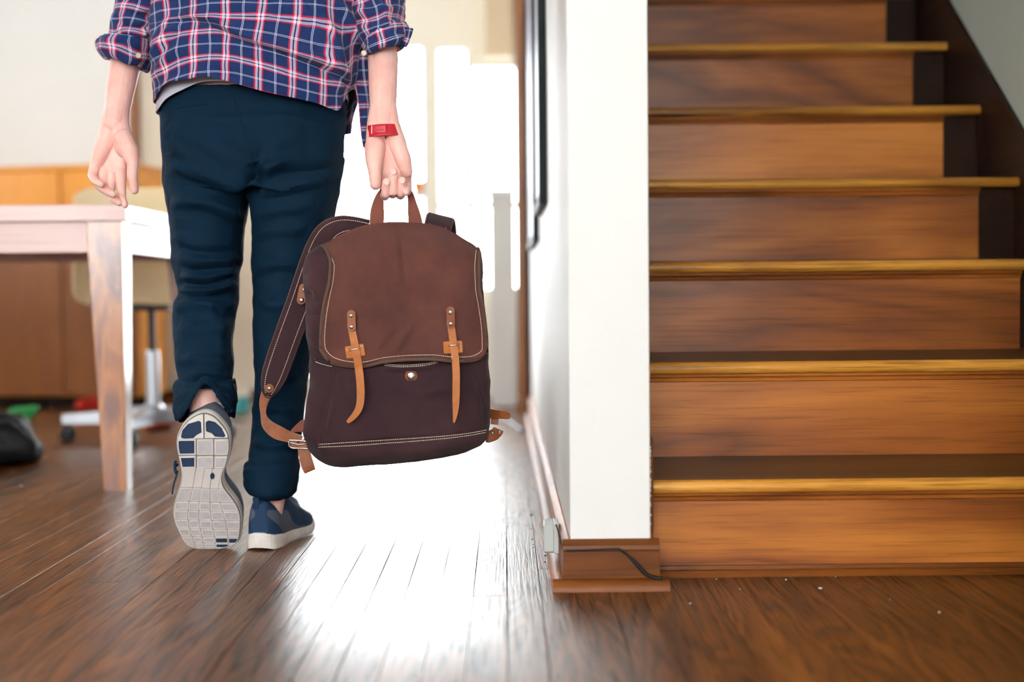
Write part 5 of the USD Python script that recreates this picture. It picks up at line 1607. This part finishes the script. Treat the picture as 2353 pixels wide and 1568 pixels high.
ya = .110 * F / (1257 - 1159) * 1.0
frame('picture_frame', 'black framed picture nearest to us on the white partition', 3.57, 4.15, at(1257, 468, 3.57)[2], 1.55)
frame('picture_frame', 'black framed picture further back on the white partition', 4.42, 5.35, at(1236, 556, 4.42)[2], 1.62)
M['cable'] = plain('black_cable', lin(14, 16, 18), .5, .4)
cb = [(1422, 1262), (1440, 1275), (1462, 1296), (1482, 1318), (1500, 1327), (1522, 1330)]
yf = YP - d - .004
pts = [at(x, y, yf - .003) for x, y in cb]
pts[-1] = pts[-1] + [0.0, 0, 0]
tag(obj('cable', tube(spline([at(1300, 1266, yf), at(1360, 1264, yf), at(1415, 1261, yf)] + pts, 80), np.r_[np.full(44, .0016), np.linspace(.0016, .0034, 8), np.full(28, .0034)], 10), M['cable'], smooth=True), 'black cable running over the wooden skirting of the white partition', 'cable')
fc = np.array([P_(1128, 950, 6.0, .006), P_(1150, 950, 5.9, .006), P_(1175, 960, 5.6, .006), P_(1195, 970, 5.35, .006), P_(1207, 985, 5.2, .006)])
fc[:, 0] = [at(1140, 960, 5.9)[0], at(1152, 960, 5.8)[0], at(1172, 965, 5.6)[0], at(1190, 968, 5.5)[0], XW - .05]
tag(obj('cable', tube(spline(fc, 50), .007, 8), M['cable'], smooth=True), 'black cord lying on the floor near the far door casing', 'cable')
M['grey_plastic'] = plain('grey_plastic', lin(188, 190, 186), .45, .4)
jx1, jy = XW - d - QR * .2, 2.60
jz0, jz1 = at(1262, 1272, jy)[2], at(1262, 1204, jy)[2]
jb = thing('junction_box', 'small grey plastic socket box on the skirting left of the partition corner', 'socket', (XW - .03, jy, jz0))
xa = at(1248, 1240, jy)[0]
obj('cover', hull([(x, y, z) for x, y, z in [(xa + sx, jy + sy, zz) for sx, sy, zz in ((.002, 0, jz0 + .003), (.002, 0, jz1 - .003), (0, .004, jz0 + .005), (0, .004, jz1 - .005), (.019, 0, jz0 + .003), (.019, 0, jz1 - .003), (.002, .06, jz0 + .003), (.002, .06, jz1 - .003), (.004, .004, jz0), (.004, .004, jz1), (.019, .004, jz0), (.019, .004, jz1), (.004, .058, jz0), (.004, .058, jz1), (.019, .058, jz0), (.019, .058, jz1))]]), M['grey_plastic'], jb, smooth=25)
obj('base', box(xa + .0195, XW - d, jy - .002, jy + .062, jz0 - .001, jz1 + .0, .0015), M['grey_plastic'], jb, smooth=25)
pts = catmull([at(1278, 1207, 2.56), at(1284, 1225, 2.50), at(1289, 1245, 2.46), at(1293, 1260, 2.435)], 30)
bc = thing('ball_chain', 'thin beaded black cord beside the grey socket box', 'cord', pts[0])
obj('beads', [trimesh.creation.icosphere(1, .0016) .apply_translation(p) for p in pts] + [tube(pts, .0006, 5)], M['cable'], bc, smooth=True)

# paint chips and crumbs
M['chip'] = plain('paint_chip', lin(240, 238, 232), .6, .3)
M['crumb'] = plain('crumb', lin(30, 22, 18), .7, .2)
rc = random.Random(9)


def chip(x, y, r, mat, label, group, name='paint_chip', cat='paint chip'):
    zz = .001
    Yf = F * H / (y - 675 + (x - 1159) * .009)
    p = at(x, y, Yf)
    p[2] = 0
    pts = [(p[0] + r * math.cos(a) * rc.uniform(.6, 1), p[1] + r * math.sin(a) * rc.uniform(.6, 1.2), z) for a in np.linspace(0, 5.6, 7) for z in (.0002, .0016)]
    tag(obj(name, hull(pts), mat, smooth=False), label, cat, group)


chip(1885, 1358, .0042, M['chip'], 'largest white paint chip on the floor before the stairs', None)
for x, y, r in ((1646, 1337, .0018), (1806, 1338, .0022), (1586, 1393, .0016), (2158, 1415, .0016), (1920, 1332, .0013), (1700, 1360, .0012), (2045, 1385, .0012)):
    chip(x, y, r, M['chip'], 'tiny white paint crumb on the floor before the stairs', 'paint crumbs before the stairs')
chip(48, 1118, .0052, M['chip'], 'white paper scrap on the floor at far left', None, 'paper_scrap', 'scrap')
chip(1220, 1187, .0042, M['crumb'], 'largest dark crumb on the floor beside the skirting', None, 'crumb', 'crumb')
for x, y, r in ((1220, 1219, .0018), (1223, 1243, .002), (1225, 1255, .0016), (1253, 1281, .0022), (1252, 1296, .0018), (1226, 1262, .0013)):
    chip(x, y, r, M['crumb'], 'tiny dark crumb on the floor beside the skirting', 'crumbs beside the skirting', 'crumb', 'crumb')

# pale counter by the far door casing
ctr = thing('counter', 'low white counter standing by the far door casing', 'counter', (0.0, 6.6, 0))
obj('body', box(-.062, .050, 6.45, 6.98, 0, .955, .004), M['wall_pink'] if 'wall_pink' in M else M['wall_white'], ctr, smooth=20)
obj('top', box(-.070, .051, 6.43, 6.99, .955, .985, .004), M['white_trim'], ctr, smooth=20)

# wall cabinet above the far window, and things standing on the sills
M['tan_paint'] = plain('tan_paint', lin(214, 190, 156), .5, .3)
wc = thing('wall_cabinet', 'tan wall cabinet hanging above the far right window', 'cabinet', (0, 6.9, 1.65))
obj('body', box(-.078, .050, 6.88, 6.995, 1.65, 2.45, .003), M['tan_paint'], wc, smooth=20)
obj('door', box(-.074, .048, 6.862, 6.879, 1.655, 2.445, .003), M['tan_paint'], wc, smooth=20)
M['orange_pot'] = plain('terracotta', lin(230, 140, 50), .6, .3)
zb_ = 1.0155
pp_ = at(968, 445, 7.045); pp_[2] = zb_
tag(obj('flower_pot', lathe([(0, 0), (.036, 0), (.047, .045), (.050, .045), (.050, .056), (.043, .056), (.040, .04), (0, .04)], 28, pp_), M['orange_pot'], smooth=40), 'small orange pot on the sill of the bright far window', 'pot')
